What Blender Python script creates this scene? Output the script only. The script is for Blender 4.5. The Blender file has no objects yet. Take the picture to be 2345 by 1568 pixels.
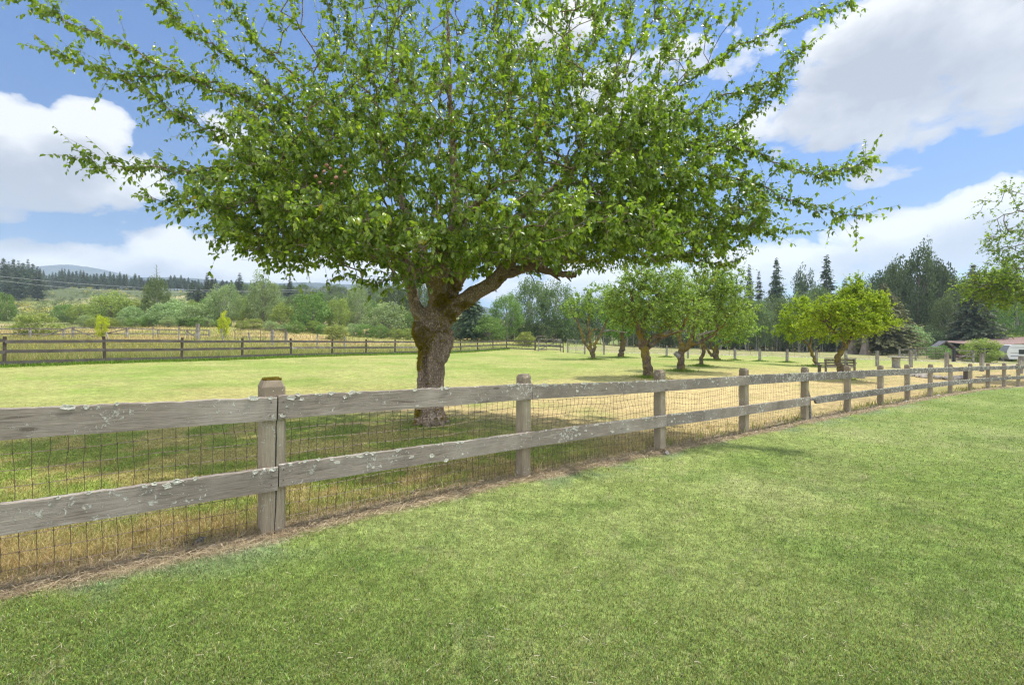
import bpy, math, numpy as np
from mathutils import Vector, Matrix
R = math.radians
S = bpy.context.scene
COL = S.collection
RNG = np.random.default_rng(7)
F, CX, CY, EYE = 1090.0, 1172.5, 784.0, 1.40


def at(px, py, Y):
    """a point Y metres ahead that appears at (px, py) of the survey grid"""
    return np.array([(px - CX) / F * Y, Y, EYE - (py - CY) / F * Y])


# ------------------------------------------------------------------ helpers
def tag(o, label=None, cat=None, group=None, kind=None):
    if label: o['label'] = label
    if cat: o['category'] = cat
    if group: o['group'] = group
    if kind: o['kind'] = kind
    return o


def empty(name, loc, label=None, cat=None, group=None, rz=0.0):
    o = bpy.data.objects.new(name, None)
    COL.objects.link(o)
    o.location = [float(c) for c in loc]
    o.rotation_euler = (0, 0, rz)
    o.empty_display_size = 0.1
    return tag(o, label, cat, group)


def copy_tree(o, parent=None):
    c = o.copy()
    COL.objects.link(c)
    if parent is not None: c.parent = parent
    for ch in list(o.children): copy_tree(ch, c)
    return c


def norm(v):
    v = np.asarray(v, float)
    return v / np.maximum(np.linalg.norm(v, axis=-1, keepdims=True), 1e-9)


class MB:
    def __init__(s):
        s.V, s.Q, s.T, s.C, s.n = [], [], [], [], 0

    def add(s, v, q=None, t=None, c=0.5):
        v = np.asarray(v, float).reshape(-1, 3)
        if q is not None and len(q): s.Q.append(np.asarray(q, np.int64).reshape(-1, 4) + s.n)
        if t is not None and len(t): s.T.append(np.asarray(t, np.int64).reshape(-1, 3) + s.n)
        c = np.asarray(c, float)
        if c.ndim == 0: c = np.full((len(v), 3), float(c))
        elif c.ndim == 1 and len(c) == 3: c = np.tile(c, (len(v), 1))
        s.C.append(c)
        s.V.append(v)
        s.n += len(v)
        return s

    def mesh(s, name, mat, base=(0, 0, 0), smooth=False):
        me = bpy.data.meshes.new(name)
        V = np.concatenate(s.V) - np.asarray(base, float)
        q = np.concatenate(s.Q) if s.Q else np.zeros((0, 4), int)
        t = np.concatenate(s.T) if s.T else np.zeros((0, 3), int)
        me.vertices.add(len(V))
        me.vertices.foreach_set('co', V.astype(np.float32).ravel())
        lp = np.concatenate([q.ravel(), t.ravel()]).astype(np.int32)
        me.loops.add(len(lp))
        me.loops.foreach_set('vertex_index', lp)
        st = np.concatenate([np.arange(len(q)) * 4, len(q) * 4 + np.arange(len(t)) * 3]).astype(np.int32)
        me.polygons.add(len(st))
        me.polygons.foreach_set('loop_start', st)
        me.polygons.foreach_set('use_smooth', np.full(len(st), bool(smooth)))
        me.update(calc_edges=True)
        a = me.attributes.new('col', 'FLOAT_COLOR', 'POINT')
        C = np.concatenate(s.C)
        a.data.foreach_set('color', np.column_stack([C, np.ones(len(C))]).astype(np.float32).ravel())
        if mat: me.materials.append(mat)
        return me

    def build(s, name, mat, parent=None, base=(0, 0, 0), smooth=False, top=None):
        o = bpy.data.objects.new(name, s.mesh(name, mat, base, smooth))
        COL.objects.link(o)
        if parent is not None: o.parent = parent
        else: o.location = [float(c) for c in base]
        return o


def tube(mb, pts, rad, n=8, c=0.5, cap=True, wob=0.0, rng=RNG):
    pts = np.asarray(pts, float)
    m = len(pts)
    rad = np.broadcast_to(np.asarray(rad, float), (m,))
    T = norm(np.gradient(pts, axis=0))
    u = np.cross(T[0], [0.3, 0.1, 1.0] if abs(T[0][2]) < .9 else [1, 0.2, 0])
    u = norm(u)
    ang = np.arange(n) / n * 2 * math.pi
    V = []
    for i in range(m):
        u = norm(u - T[i] * np.dot(u, T[i]))
        w = np.cross(T[i], u)
        rr = rad[i] * (1 + wob * rng.normal(size=n)) if wob else rad[i]
        V.append(pts[i] + np.outer(np.cos(ang) * rr, u) + np.outer(np.sin(ang) * rr, w))
    V = np.concatenate(V)
    i, j = np.meshgrid(np.arange(m - 1), np.arange(n), indexing='ij')
    a = i * n + j
    b = i * n + (j + 1) % n
    q = np.stack([a, b, b + n, a + n], -1).reshape(-1, 4)
    t = []
    if cap:
        V = np.concatenate([V, pts[:1], pts[-1:]])
        for j in range(n):
            t.append((m * n, (j + 1) % n, j))
            t.append((m * n + 1, (m - 1) * n + j, (m - 1) * n + (j + 1) % n))
    mb.add(V, q, t, c)


def segs(mb, P0, P1, r0, r1, n=4, c=0.5):
    P0, P1 = np.asarray(P0, float), np.asarray(P1, float)
    k = len(P0)
    if k == 0: return
    T = norm(P1 - P0)
    ref = np.where(np.abs(T[:, 2:3]) < .9, [[0, 0, 1.0]], [[1.0, 0, 0]])
    u = norm(np.cross(T, ref))
    w = np.cross(T, u)
    ang = np.arange(n) / n * 2 * math.pi
    ring = np.cos(ang)[None, :, None] * u[:, None] + np.sin(ang)[None, :, None] * w[:, None]
    r0 = np.broadcast_to(r0, (k,))[:, None, None]
    r1 = np.broadcast_to(r1, (k,))[:, None, None]
    V = np.concatenate([P0[:, None] + ring * r0, P1[:, None] + ring * r1], 1)
    j = np.arange(n)
    q = np.stack([j, (j + 1) % n, (j + 1) % n + n, j + n], -1)
    q = (q[None] + (np.arange(k) * 2 * n)[:, None, None]).reshape(-1, 4)
    mb.add(V.reshape(-1, 3), q, None, c)


def box(mb, cen, size, rz=0.0, c=0.5, bev=0.0):
    """a box, its vertical edges and top chamfered by bev"""
    sx, sy, sz = [x / 2 for x in size]
    if bev <= 0:
        p = np.array([(x, y, z) for z in (-sz, sz) for x, y in ((-sx, -sy), (sx, -sy), (sx, sy), (-sx, sy))])
        q = [(0, 3, 2, 1), (4, 5, 6, 7), (0, 1, 5, 4), (1, 2, 6, 5), (2, 3, 7, 6), (3, 0, 4, 7)]
        t = None
    else:
        b = bev
        o = [(-sx + b, -sy), (sx - b, -sy), (sx, -sy + b), (sx, sy - b), (sx - b, sy), (-sx + b, sy), (-sx, sy - b), (-sx, -sy + b)]
        k = 1 - b / min(sx, sy)
        i_ = [(x * k, y * k) for x, y in o]
        p = [(x, y, -sz + b) for x, y in o] + [(x, y, sz - b) for x, y in o] + [(x, y, sz) for x, y in i_] + [(x, y, -sz) for x, y in i_]
        p = np.array(p + [(0, 0, sz), (0, 0, -sz)])
        q, t = [], []
        for j in range(8):
            h = (j + 1) % 8
            q += [(j, h, 8 + h, 8 + j), (8 + j, 8 + h, 16 + h, 16 + j), (h, j, 24 + j, 24 + h)]
            t += [(32, 16 + j, 16 + h), (33, 24 + h, 24 + j)]
    ca, sa = math.cos(rz), math.sin(rz)
    p = np.stack([p[:, 0] * ca - p[:, 1] * sa, p[:, 0] * sa + p[:, 1] * ca, p[:, 2]], -1) + np.asarray(cen, float)
    mb.add(p, q, t, c)


def beam(mb, p0, p1, w, h, c=0.5, up=(0, 0, 1)):
    """square-section beam from p0 to p1; w across, h along up"""
    p0, p1 = np.asarray(p0, float), np.asarray(p1, float)
    T = norm(p1 - p0)
    s = norm(np.cross(T, up))
    v = np.cross(s, T)
    P = []
    for p in (p0, p1):
        for a, b in ((-1, -1), (1, -1), (1, 1), (-1, 1)):
            P.append(p + s * a * w / 2 + v * b * h / 2)
    mb.add(P, [(0, 1, 2, 3), (7, 6, 5, 4), (0, 4, 5, 1), (1, 5, 6, 2), (2, 6, 7, 3), (3, 7, 4, 0)], None, c)


def smooth_line(pts, k=6):
    pts = np.asarray(pts, float)
    m = len(pts)
    if m < 3:
        return np.array([pts[0] + (pts[-1] - pts[0]) * t for t in np.linspace(0, 1, k + 1)])
    P = np.vstack([2 * pts[0] - pts[1], pts, 2 * pts[-1] - pts[-2]])
    out = []
    for i in range(1, m):
        for t in np.linspace(0, 1, k, endpoint=False):
            a, b, c, d = P[i - 1], P[i], P[i + 1], P[i + 2]
            out.append(.5 * (2 * b + (c - a) * t + (2 * a - 5 * b + 4 * c - d) * t * t + (3 * b - a - 3 * c + d) * t ** 3))
    out.append(pts[-1])
    return np.array(out)


def vnoise(x, y, seed=0):
    xi, yi = np.floor(x), np.floor(y)
    fx, fy = x - xi, y - yi
    ux, uy = fx * fx * (3 - 2 * fx), fy * fy * (3 - 2 * fy)

    def h(a, b):
        v = np.sin(a * 127.1 + b * 311.7 + seed * 74.7) * 43758.5453
        return v - np.floor(v)
    return (h(xi, yi) * (1 - ux) + h(xi + 1, yi) * ux) * (1 - uy) + (h(xi, yi + 1) * (1 - ux) + h(xi + 1, yi + 1) * ux) * uy


def fbm(x, y, o=4, seed=0):
    s, a, t = 0, .5, 0
    for k in range(o):
        s = s + a * vnoise(x * 2 ** k + 13.7 * k, y * 2 ** k - 7.1 * k, seed + k)
        t += a
        a *= .5
    return s / t


def sm(a, b, x):
    t = np.clip((x - a) / (b - a), 0, 1)
    return t * t * (3 - 2 * t)


def lerp(a, b, t):
    t = np.asarray(t)[..., None]
    return np.asarray(a) * (1 - t) + np.asarray(b) * t


# ------------------------------------------------------------------ terrain
FP = [(622, 1213), (1197, 1090), (1511, 1028), (1704, 990), (1842, 962), (1940, 943), (2016, 929), (2078, 917),
      (2130, 908), (2176, 901), (2222, 894), (2263, 889), (2299, 886), (2332, 883)]
POST = []
for px, py in FP:
    Y = F * 1.1 / ((py - 825) / 1.1256)
    POST.append(at(px, py, Y))
POST = np.array(POST)
d0 = POST[1] - POST[0]
POST = np.vstack([POST[0] - 2 * d0, POST[0] - d0, POST, POST[-1] + (POST[-1] - POST[-2]), POST[-1] + 2 * (POST[-1] - POST[-2])])
NP_ = len(POST)                       # index 2 is the big nearest post
FA = POST[2][:2]
FU = norm(POST[15][:2] - FA)
FN = np.array([-FU[1], FU[0]])        # towards the orchard
ft = (POST[:, :2] - FA) @ FU
fo = (POST[:, :2] - FA) @ FN


def fence_d(x, y):
    t = (x - FA[0]) * FU[0] + (y - FA[1]) * FU[1]
    p = (x - FA[0]) * FN[0] + (y - FA[1]) * FN[1]
    o = np.interp(t, ft, fo)
    sl = (fo[1] - fo[0]) / (ft[1] - ft[0])
    o = np.where(t < ft[0], fo[0] + (t - ft[0]) * sl, o)
    return p - o, t


LFU = norm(np.array([.459, .888]))
LFN = np.array([-LFU[1], LFU[0]])
LF0 = np.array([-21.3, 20.0])


def lfence_pos(i):
    px = 1735 - 11212 / (i + 6.5)
    Y = 20 + 3.07 * i
    return (px - CX) / F * Y, Y


anch = [tuple(p) for p in POST]
for px, py, Y in [(985, 970, 8.3), (1488, 864, 18.6), (1560, 849, 22.6), (1605, 839, 26.7), (1358, 823, 37.7), (1423, 818, 43),
                  (1640, 824, 36), (1868, 838, 32), (1925, 866, 21.5), (1740, 829, 42), (2008, 838, 37.6), (1383, 812, 49), (1526, 818, 48),
                  (1300, 807, 53), (10, 841, 20), (240, 832, 23), (416, 827, 26), (547, 822, 29.2), (742, 815, 35), (879, 810, 42), (1058, 804, 55),
                  (1165, 800, 60), (70, 775, 57), (500, 774, 57), (453, 779, 56), (600, 790, 52), (770, 775, 78), (400, 746, 90), (800, 760, 95),
                  (1000, 773, 95), (1150, 778, 95), (1450, 797, 90), (1700, 802, 110), (1900, 808, 110), (2100, 812, 105), (2150, 820, 75),
                  (2330, 829, 80), (2200, 829, 54), (2150, 867, 27), (1950, 822, 55), (1720, 813, 64), (1400, 806, 66), (2060, 842, 35),
                  (200, 716, 180), (150, 684, 320), (320, 684, 320), (500, 690, 300), (60, 694, 250), (150, 698, 240), (150, 671, 400), (450, 670, 420), (40, 684, 300), (-400, 690, 300), (700, 690, 280), (1000, 715, 300), (1500, 780, 300),
                  (2000, 795, 300), (2700, 800, 300), (-300, 800, 25), (-300, 770, 60)]:
    anch.append(tuple(at(px, py, Y)))
anch += [(0, 0, .04), (-4, 0, .12), (6, 3, -.12), (14, 6, -.32), (0, -10, .05), (-15, -5, .35), (15, -5, -.3), (0, -300, 0), (300, -100, -4), (-300, -50, 8)]
A = np.array(anch)


def warp(x, y):
    r = np.sqrt(x * x + y * y) + 1e-6
    k = 10 * np.log1p(np.minimum(r, 480) / 10) / r
    return x * k, y * k


def tps_k(r2):
    return np.where(r2 > 1e-9, .5 * r2 * np.log(np.maximum(r2, 1e-9)), 0)


ax, ay = warp(A[:, 0], A[:, 1])
K = tps_k((ax[:, None] - ax) ** 2 + (ay[:, None] - ay) ** 2) + np.eye(len(A)) * 1.2
Pm = np.column_stack([np.ones(len(A)), ax, ay])
M = np.block([[K, Pm], [Pm.T, np.zeros((3, 3))]])
SOL = np.linalg.solve(M, np.concatenate([A[:, 2], np.zeros(3)]))


def gz(x, y):
    x, y = np.atleast_1d(np.asarray(x, float)), np.atleast_1d(np.asarray(y, float))
    out = np.empty(len(x))
    for s in range(0, len(x), 50000):
        wx, wy = warp(x[s:s + 50000], y[s:s + 50000])
        k = tps_k((wx[:, None] - ax) ** 2 + (wy[:, None] - ay) ** 2)
        out[s:s + 50000] = k @ SOL[:len(A)] + SOL[-3] + SOL[-2] * wx + SOL[-1] * wy
    r = np.sqrt(x * x + y * y)
    return out + (fbm(x * .9, y * .9, 3, 5) - .5) * .05 + (fbm(x / 14, y / 14, 3, 9) - .5) * .012 * np.minimum(r, 300) * sm(30, 200, r)


def gp(x, y):
    return np.array([x, y, gz(x, y)[0]])


# border of stones at the far side of the orchard
BX = np.array([-40, 13.4, 20, 32, 38.5, 50, 90.])
BY = np.array([90, 65, 64, 61, 56, 53, 48.])
TREE = np.array([at(985, 970, 8.3)[0], 8.3])
SUN_AZ = np.array([.87, .49])         # horizontal direction towards the sun
SUN_AZ = SUN_AZ / np.linalg.norm(SUN_AZ)
SUN_EL = R(65)


def gcol(x, y):
    """colour of the turf itself (kind and dryness of grass)"""
    d, t = fence_d(x, y)
    n1 = fbm(x * .55, y * .55, 4, 1)
    n2 = fbm(x * 2.3, y * 2.3, 4, 2)
    n3 = fbm(x * 9, y * 9, 3, 3)
    e = (x - LF0[0]) * LFN[0] + (y - LF0[1]) * LFN[1]
    lawn = lerp((.153, .204, .049), (.212, .254, .080), sm(.35, .7, n1))
    lawn = lerp(lawn, (.120, .178, .042), sm(.55, .75, n2) * .7)
    lawn = lerp(lawn, (.30, .28, .15), sm(.62, .85, n3) * .30 + .8 * sm(.58, .8, fbm(x * .8 + 40, y * .8, 3, 8)) * .25)
    orch = lerp((.205, .258, .060), (.290, .298, .098), sm(.3, .7, n1))
    orch = lerp(orch, (.19, .28, .045), sm(.6, .8, n2) * .5)
    # dry strip behind the fence, greener where the old tree keeps it moist
    dtree = np.hypot((x - TREE[0] + 1.6) / 3.9, (y - TREE[1] + 1.9) / 2.7)
    w = sm(13, 3.0, d + (n1 - .5) * 6)
    dry = np.clip(w * sm(.25, .62, n1 * .7 + n2 * .3 + .12) * sm(.75, 1.35, dtree), 0, 1)
    orch = lerp(orch, (.46, .35, .165), dry * .95)
    orch = lerp(orch, (.35, .30, .11), sm(.55, .75, fbm(x * .16, y * .3, 3, 12)) * .5 * (1 - w))
    green = sm(1.35, .7, dtree)
    orch = lerp(orch, lerp((.20, .25, .05), (.33, .29, .10), sm(.45, .62, n2)), green)
    orch = lerp(orch, (.34, .27, .12), sm(1.3, .5, d) * sm(.45, .6, n2) * .8)
    g = lerp(lawn, orch, sm(-.12, .12, d + (n3 - .5) * .2))
    strip = sm(-.27, -.15, d + (n2 - .5) * .30) * sm(.24, .03, d + (n2 - .5) * .4)
    g = lerp(g, lerp((.20, .15, .095), (.37, .30, .19), n3), strip * (t < 60))
    g = lerp(g, (.16, .205, .115), sm(-.75, -.3, d) * sm(-.1, -.3, d) * sm(.5, .62, n2) * .5)
    mead = lerp((.25, .25, .075), (.38, .29, .13), sm(.35, .65, fbm(x * .12, y * .12, 4, 4)))
    mead = lerp(mead, (.20, .26, .06), sm(26, 0, e) * .75)
    r = np.hypot(x, y)
    hill = lerp((.15, .18, .055), (.32, .28, .14), sm(.42, .58, fbm(x * .06, y * .06, 4, 6)))
    mead = lerp(mead, hill, sm(95, 135, r))
    g = lerp(g, mead, sm(-.2, .5, e + (n2 - .5) * .5) * (d > 1))
    b = y - np.interp(x, BX, BY)
    crop = lerp((.21, .215, .085), (.29, .25, .13), .5 + .5 * np.sin(b * 2.2 + 4 * n1))
    crop = lerp(crop, (.13, .19, .04), sm(.55, .7, n1) * .6)
    g = lerp(g, crop, sm(0, 1.5, b) * (e < 0) * (x > 3))
    g = lerp(g, (.09, .11, .045), sm(390, 430, r))
    return g


# ------------------------------------------------------------------ materials
class NT:
    def __init__(s, tree):
        s.t = tree
        s.L = tree.links

    def n(s, typ, **kw):
        x = s.t.nodes.new(typ)
        for k, v in kw.items(): setattr(x, k, v)
        return x

    def put(s, sock, v):
        if isinstance(v, bpy.types.NodeSocket): s.L.new(v, sock)
        elif v is not None:
            if hasattr(sock.default_value, '__len__') and len(sock.default_value) == 4 and len(v) == 3: v = (*v, 1)
            sock.default_value = v

    def m(s, op, a, b=None, c=None, clamp=False):
        x = s.n('ShaderNodeMath', operation=op, use_clamp=clamp)
        for i, v in enumerate((a, b, c)):
            if v is not None: s.put(x.inputs[i], v)
        return x.outputs[0]

    def vm(s, op, a, b=None, out=0):
        x = s.n('ShaderNodeVectorMath', operation=op)
        s.put(x.inputs[0], a)
        if b is not None: s.put(x.inputs[3] if op == 'SCALE' else x.inputs[1], b)
        return x.outputs[out]

    def mix(s, f, a, b, blend='MIX'):
        x = s.n('ShaderNodeMix', data_type='RGBA', blend_type=blend)
        s.put(x.inputs[0], f)
        s.put(x.inputs[6], a)
        s.put(x.inputs[7], b)
        return x.outputs[2]

    def noise(s, vec, scale=5, detail=4, rough=.55, dist=0.0):
        x = s.n('ShaderNodeTexNoise')
        s.put(x.inputs['Vector'], vec)
        x.inputs['Scale'].default_value = scale
        x.inputs['Detail'].default_value = detail
        x.inputs['Roughness'].default_value = rough
        x.inputs['Distortion'].default_value = dist
        return x.outputs[0]

    def ramp(s, f, stops):
        x = s.n('ShaderNodeValToRGB')
        s.put(x.inputs[0], f)
        cr = x.color_ramp
        while len(cr.elements) < len(stops): cr.elements.new(.5)
        for e, (p, c) in zip(cr.elements, stops):
            e.position = p
            e.color = (*c, 1) if len(c) == 3 else c
        return x.outputs[0]

    def scale(s, vec, sc):
        x = s.n('ShaderNodeMapping')
        s.put(x.inputs[0], vec)
        x.inputs['Scale'].default_value = sc
        return x.outputs[0]

    def bump(s, h, strength=.5, dist=.01):
        x = s.n('ShaderNodeBump')
        x.inputs['Strength'].default_value = strength
        x.inputs['Distance'].default_value = dist
        s.put(x.inputs['Height'], h)
        return x.outputs[0]


def new_mat(name):
    m = bpy.data.materials.new(name)
    m.use_nodes = True
    t = NT(m.node_tree)
    m.node_tree.nodes.clear()
    out = t.n('ShaderNodeOutputMaterial')
    return m, t, out


def principled(t, col, rough=.8, spec=.3, metal=0.0, normal=None):
    p = t.n('ShaderNodeBsdfPrincipled')
    t.put(p.inputs['Base Color'], col)
    t.put(p.inputs['Roughness'], rough)
    p.inputs['Specular IOR Level'].default_value = spec
    p.inputs['Metallic'].default_value = metal
    if normal is not None: t.put(p.inputs['Normal'], normal)
    return p


def attr(t, name='col'):
    return t.n('ShaderNodeAttribute', attribute_name=name)


def leaf_mat(name, a, b, c, trans=.4, rough=.45, spec=.35, tint=(1.25, 1.3, .5), objvar=0.0):
    m, t, out = new_mat(name)
    sep = t.n('ShaderNodeSeparateColor')
    t.L.new(attr(t).outputs['Color'], sep.inputs[0])
    col = t.ramp(sep.outputs[0], [(0, a), (.55, b), (1, c)])
    if objvar:
        oi = t.n('ShaderNodeObjectInfo')
        hs = t.n('ShaderNodeHueSaturation')
        t.put(hs.inputs['Hue'], t.m('MULTIPLY_ADD', oi.outputs['Random'], .05 * objvar, .5 - .025 * objvar))
        t.put(hs.inputs['Value'], t.m('MULTIPLY_ADD', oi.outputs['Random'], .5 * objvar, 1 - .25 * objvar))
        t.put(hs.inputs['Color'], col)
        col = hs.outputs[0]
    odd = t.m('GREATER_THAN', sep.outputs[1], .990 if name == 'apple_leaf' else 2.0)
    col = t.mix(t.m('MULTIPLY', odd, .8), col, (.42, .30, .03))
    bf = t.n('ShaderNodeNewGeometry').outputs['Backfacing']
    pale = t.mix(.45, col, tuple(min(1, .55 * (a_ + b_) + .07) for a_, b_ in zip(b, c)))
    surf = t.mix(bf, col, pale)
    p = principled(t, surf, rough, spec)
    tr = t.n('ShaderNodeBsdfTranslucent')
    t.put(tr.inputs[0], t.mix(1.0, col, (*tint, 1), 'MULTIPLY'))
    ms = t.n('ShaderNodeMixShader')
    ms.inputs[0].default_value = trans
    t.L.new(p.outputs[0], ms.inputs[1])
    t.L.new(tr.outputs[0], ms.inputs[2])
    t.L.new(ms.outputs[0], out.inputs[0])
    return m


def blade_mat(name):
    m, t, out = new_mat(name)
    col = attr(t).outputs['Color']
    p = principled(t, col, .55, .25)
    tr = t.n('ShaderNodeBsdfTranslucent')
    t.put(tr.inputs[0], t.mix(1.0, col, (1.1, 1.15, .6, 1), 'MULTIPLY'))
    ms = t.n('ShaderNodeMixShader')
    ms.inputs[0].default_value = .3
    t.L.new(p.outputs[0], ms.inputs[1])
    t.L.new(tr.outputs[0], ms.inputs[2])
    t.L.new(ms.outputs[0], out.inputs[0])
    return m


def wood_mat(name, base, light, dark, axis='x', scale=1.0, lichen=.0, grain=1.0):
    m, t, out = new_mat(name)
    oc = t.n('ShaderNodeTexCoord').outputs['Object']
    oi = t.n('ShaderNodeObjectInfo')
    off = t.vm('SCALE', oi.outputs['Location'], 3.1)
    v = t.vm('ADD', oc, off)
    k = {'x': (.9, 16, 16), 'z': (16, 16, .9)}[axis]
    k = tuple(q * scale for q in k)
    g = t.noise(t.scale(v, k), 2.2, 8, .65, .6)
    g2 = t.noise(t.scale(v, tuple(q * 3.5 for q in k)), 3.0, 4, .7)
    big = t.noise(v, 2.3 * scale, 4, .6)
    col = t.ramp(g, [(.30, dark), (.43, base), (.52, tuple(.8 * v for v in base)), (.60, base), (.72, light)])
    col = t.mix(t.m('MULTIPLY', t.ramp(g2, [(.35, (1, 1, 1)), (.5, (0, 0, 0))]), .55), col, dark)
    col = t.mix(t.ramp(big, [(.45, (0, 0, 0)), (.75, (.55, .55, .55))]), col, light)
    col = t.mix(t.ramp(t.noise(v, 1.1 * scale, 3), [(.52, (0, 0, 0)), (.75, (.6, .6, .6))]), col, dark)
    kn = t.n('ShaderNodeTexVoronoi')
    t.put(kn.inputs['Vector'], t.scale(v, {'x': (1.2, 4.5, 4.5), 'z': (4.5, 4.5, 1.2)}[axis]))
    kn.inputs['Scale'].default_value = 1.3
    col = t.mix(t.ramp(kn.outputs['Distance'], [(.05, (.8, .8, .8)), (.09, (0, 0, 0))]), col, dark)
    hh = t.m('MULTIPLY_ADD', g2, .5, g)
    if axis == 'z' and scale == 1.0:   # weathered grey head, stained foot
        sz = t.n('ShaderNodeSeparateXYZ')
        t.put(sz.inputs[0], oc)
        hz2 = t.m('MULTIPLY_ADD', big, .35, sz.outputs[2])
        col = t.mix(t.ramp(t.m('MULTIPLY_ADD', hz2, 1.0, -.22), [(.80, (0, 0, 0)), (.93, (.85, .85, .85))]), col, tuple(.7 * a + .3 * b_ for a, b_ in zip(dark, base)))
    if lichen != 0:
        l1 = t.noise(v, 30, 5, .7, .6)
        l2 = t.noise(v, 3.0, 2)
        lm = t.ramp(t.m('MULTIPLY_ADD', l2, .35, t.m('MULTIPLY', l1, .75)), [(.62 - lichen * .12, (0, 0, 0)), (.65 - lichen * .12, (1, 1, 1))])
        lc = t.ramp(t.noise(v, 60, 3), [(.3, (.27, .26, .21)), (.6, (.58, .56, .49)), (.75, (.50, .49, .34))])
        col = t.mix(t.m('MULTIPLY', lm, .85), col, lc)
        hh = t.m('MULTIPLY_ADD', lm, .6, hh)
    p = principled(t, col, .85, .2, 0, t.bump(hh, .8 * grain, .006))
    t.L.new(p.outputs[0], out.inputs[0])
    return m


def plain_mat(name, col, rough=.7, spec=.3, metal=0.0, var=.25, scale=8.0, bump=.2):
    m, t, out = new_mat(name)
    oc = t.n('ShaderNodeTexCoord').outputs['Object']
    n = t.noise(oc, scale, 6, .6)
    lo = tuple(c * (1 - var) for c in col)
    hi = tuple(min(1, c * (1 + var)) for c in col)
    p = principled(t, t.ramp(n, [(.3, lo), (.7, hi)]), rough, spec, metal, t.bump(n, bump, .02))
    t.L.new(p.outputs[0], out.inputs[0])
    return m


def bark_mat(name, a, b, light, moss=0.0, scale=1.0):
    m, t, out = new_mat(name)
    oc = t.n('ShaderNodeTexCoord').outputs['Object']
    vo = t.n('ShaderNodeTexVoronoi', feature='DISTANCE_TO_EDGE')
    dis = t.vm('ADD', oc, t.vm('SCALE', t.n('ShaderNodeTexNoise').outputs[1], .0))
    t.put(vo.inputs['Vector'], t.scale(dis, (1, 1, .55)))
    vo.inputs['Scale'].default_value = 34 * scale
    n = t.noise(t.scale(oc, (1, 1, .5)), 22 * scale, 8, .7, .5)
    n2 = t.noise(oc, 5 * scale, 4)
    plate = t.ramp(vo.outputs['Distance'], [(0, (0, 0, 0)), (.16, (1, 1, 1))])
    h = t.m('ADD', t.m('MULTIPLY', plate, .5), n)
    col = t.ramp(n, [(.3, a), (.55, b), (.75, light)])
    col = t.mix(t.m('MULTIPLY', t.m('SUBTRACT', 1.0, plate), .6), col, tuple(c * .45 for c in a))
    col = t.mix(t.ramp(n2, [(.55, (0, 0, 0)), (.72, (.5, .5, .5))]), col, light)
    if moss:
        col = t.mix(t.ramp(t.noise(oc, 3.2 * scale, 5, .7), [(.62 - moss * .15, (0, 0, 0)), (.70 - moss * .15, (.9, .9, .9))]), col, (.22, .17, .03))
    p = principled(t, col, .9, .15, 0, t.bump(h, 1.0, .018 / scale))
    t.L.new(p.outputs[0], out.inputs[0])
    return m


MAT = {}
MAT['apple_leaf'] = leaf_mat('apple_leaf', (.09, .155, .022), (.20, .285, .036), (.36, .44, .06), .5, .36, .55, (1.12, 1.28, .5))
MAT['orchard_leaf'] = leaf_mat('orchard_leaf', (.10, .165, .028), (.225, .33, .05), (.41, .50, .12), .5, .42, .5, (1.1, 1.3, .55))
MAT['lime_leaf'] = leaf_mat('lime_leaf', (.15, .245, .014), (.30, .405, .02), (.45, .52, .035), .5, .5, .3)
MAT['maple_leaf'] = leaf_mat('maple_leaf', (.07, .135, .015), (.165, .27, .022), (.35, .43, .035), .5, .45, .4)
MAT['willow_leaf'] = leaf_mat('willow_leaf', (0.164, 0.230, 0.091), (0.273, 0.360, 0.150), (0.423, 0.522, 0.260), .3, .6, .25, (1.1, 1.15, .7), .6)
MAT['olive_leaf'] = leaf_mat('olive_leaf', (0.158, 0.214, 0.044), (0.263, 0.317, 0.069), (0.394, 0.443, 0.112), .3, .6, .25, (1.1, 1.15, .7), .6)
MAT['green_leaf'] = leaf_mat('green_leaf', (0.085, 0.168, 0.034), (0.163, 0.287, 0.061), (0.284, 0.431, 0.108), .32, .55, .3, (1.1, 1.15, .6), .6)
MAT['alder_leaf'] = leaf_mat('alder_leaf', (0.074, 0.115, 0.041), (0.135, 0.196, 0.061), (0.230, 0.290, 0.101), .3, .55, .3, (1.1, 1.15, .6), .7)
MAT['deep_leaf'] = leaf_mat('deep_leaf', (0.046, 0.078, 0.033), (0.085, 0.130, 0.047), (0.143, 0.195, 0.072), .25, .6, .25, (1.1, 1.15, .6), .6)
MAT['yellow_leaf'] = leaf_mat('yellow_leaf', (.28, .34, .02), (.50, .55, .03), (.64, .64, .05), .5, .5, .3)
MAT['conifer_leaf'] = leaf_mat('conifer_leaf', (.035, .065, .034), (.072, .115, .056), (.13, .17, .085), .15, .7, .2, (1, 1.1, .6), .8)
MAT['cedar_leaf'] = leaf_mat('cedar_leaf', (.075, .085, .035), (.125, .135, .052), (.20, .195, .085), .2, .7, .2, (1, 1.1, .6), .3)
MAT['spruce_leaf'] = leaf_mat('spruce_leaf', (.032, .048, .03), (.066, .088, .048), (.15, .165, .085), .14, .7, .2, (1, 1.1, .6), .3)
MAT['lightshrub_leaf'] = leaf_mat('lightshrub_leaf', (.13, .19, .04), (.26, .34, .08), (.40, .46, .16), .4, .5, .3)
MAT['red_leaf'] = leaf_mat('red_leaf', (.05, .015, .018), (.10, .03, .03), (.17, .06, .05), .3, .5, .3, (1.2, .7, .7))
MAT['blade'] = blade_mat('grass_blade')
MAT['rail'] = wood_mat('weathered_rail_wood', (.29, .245, .20), (.45, .40, .34), (.105, .082, .064), 'x', 1.0, -.12)
MAT['rail_lichen'] = wood_mat('lichened_rail_wood', (.19, .162, .14), (.31, .28, .25), (.08, .066, .056), 'x', 1.0, .22)
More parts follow.
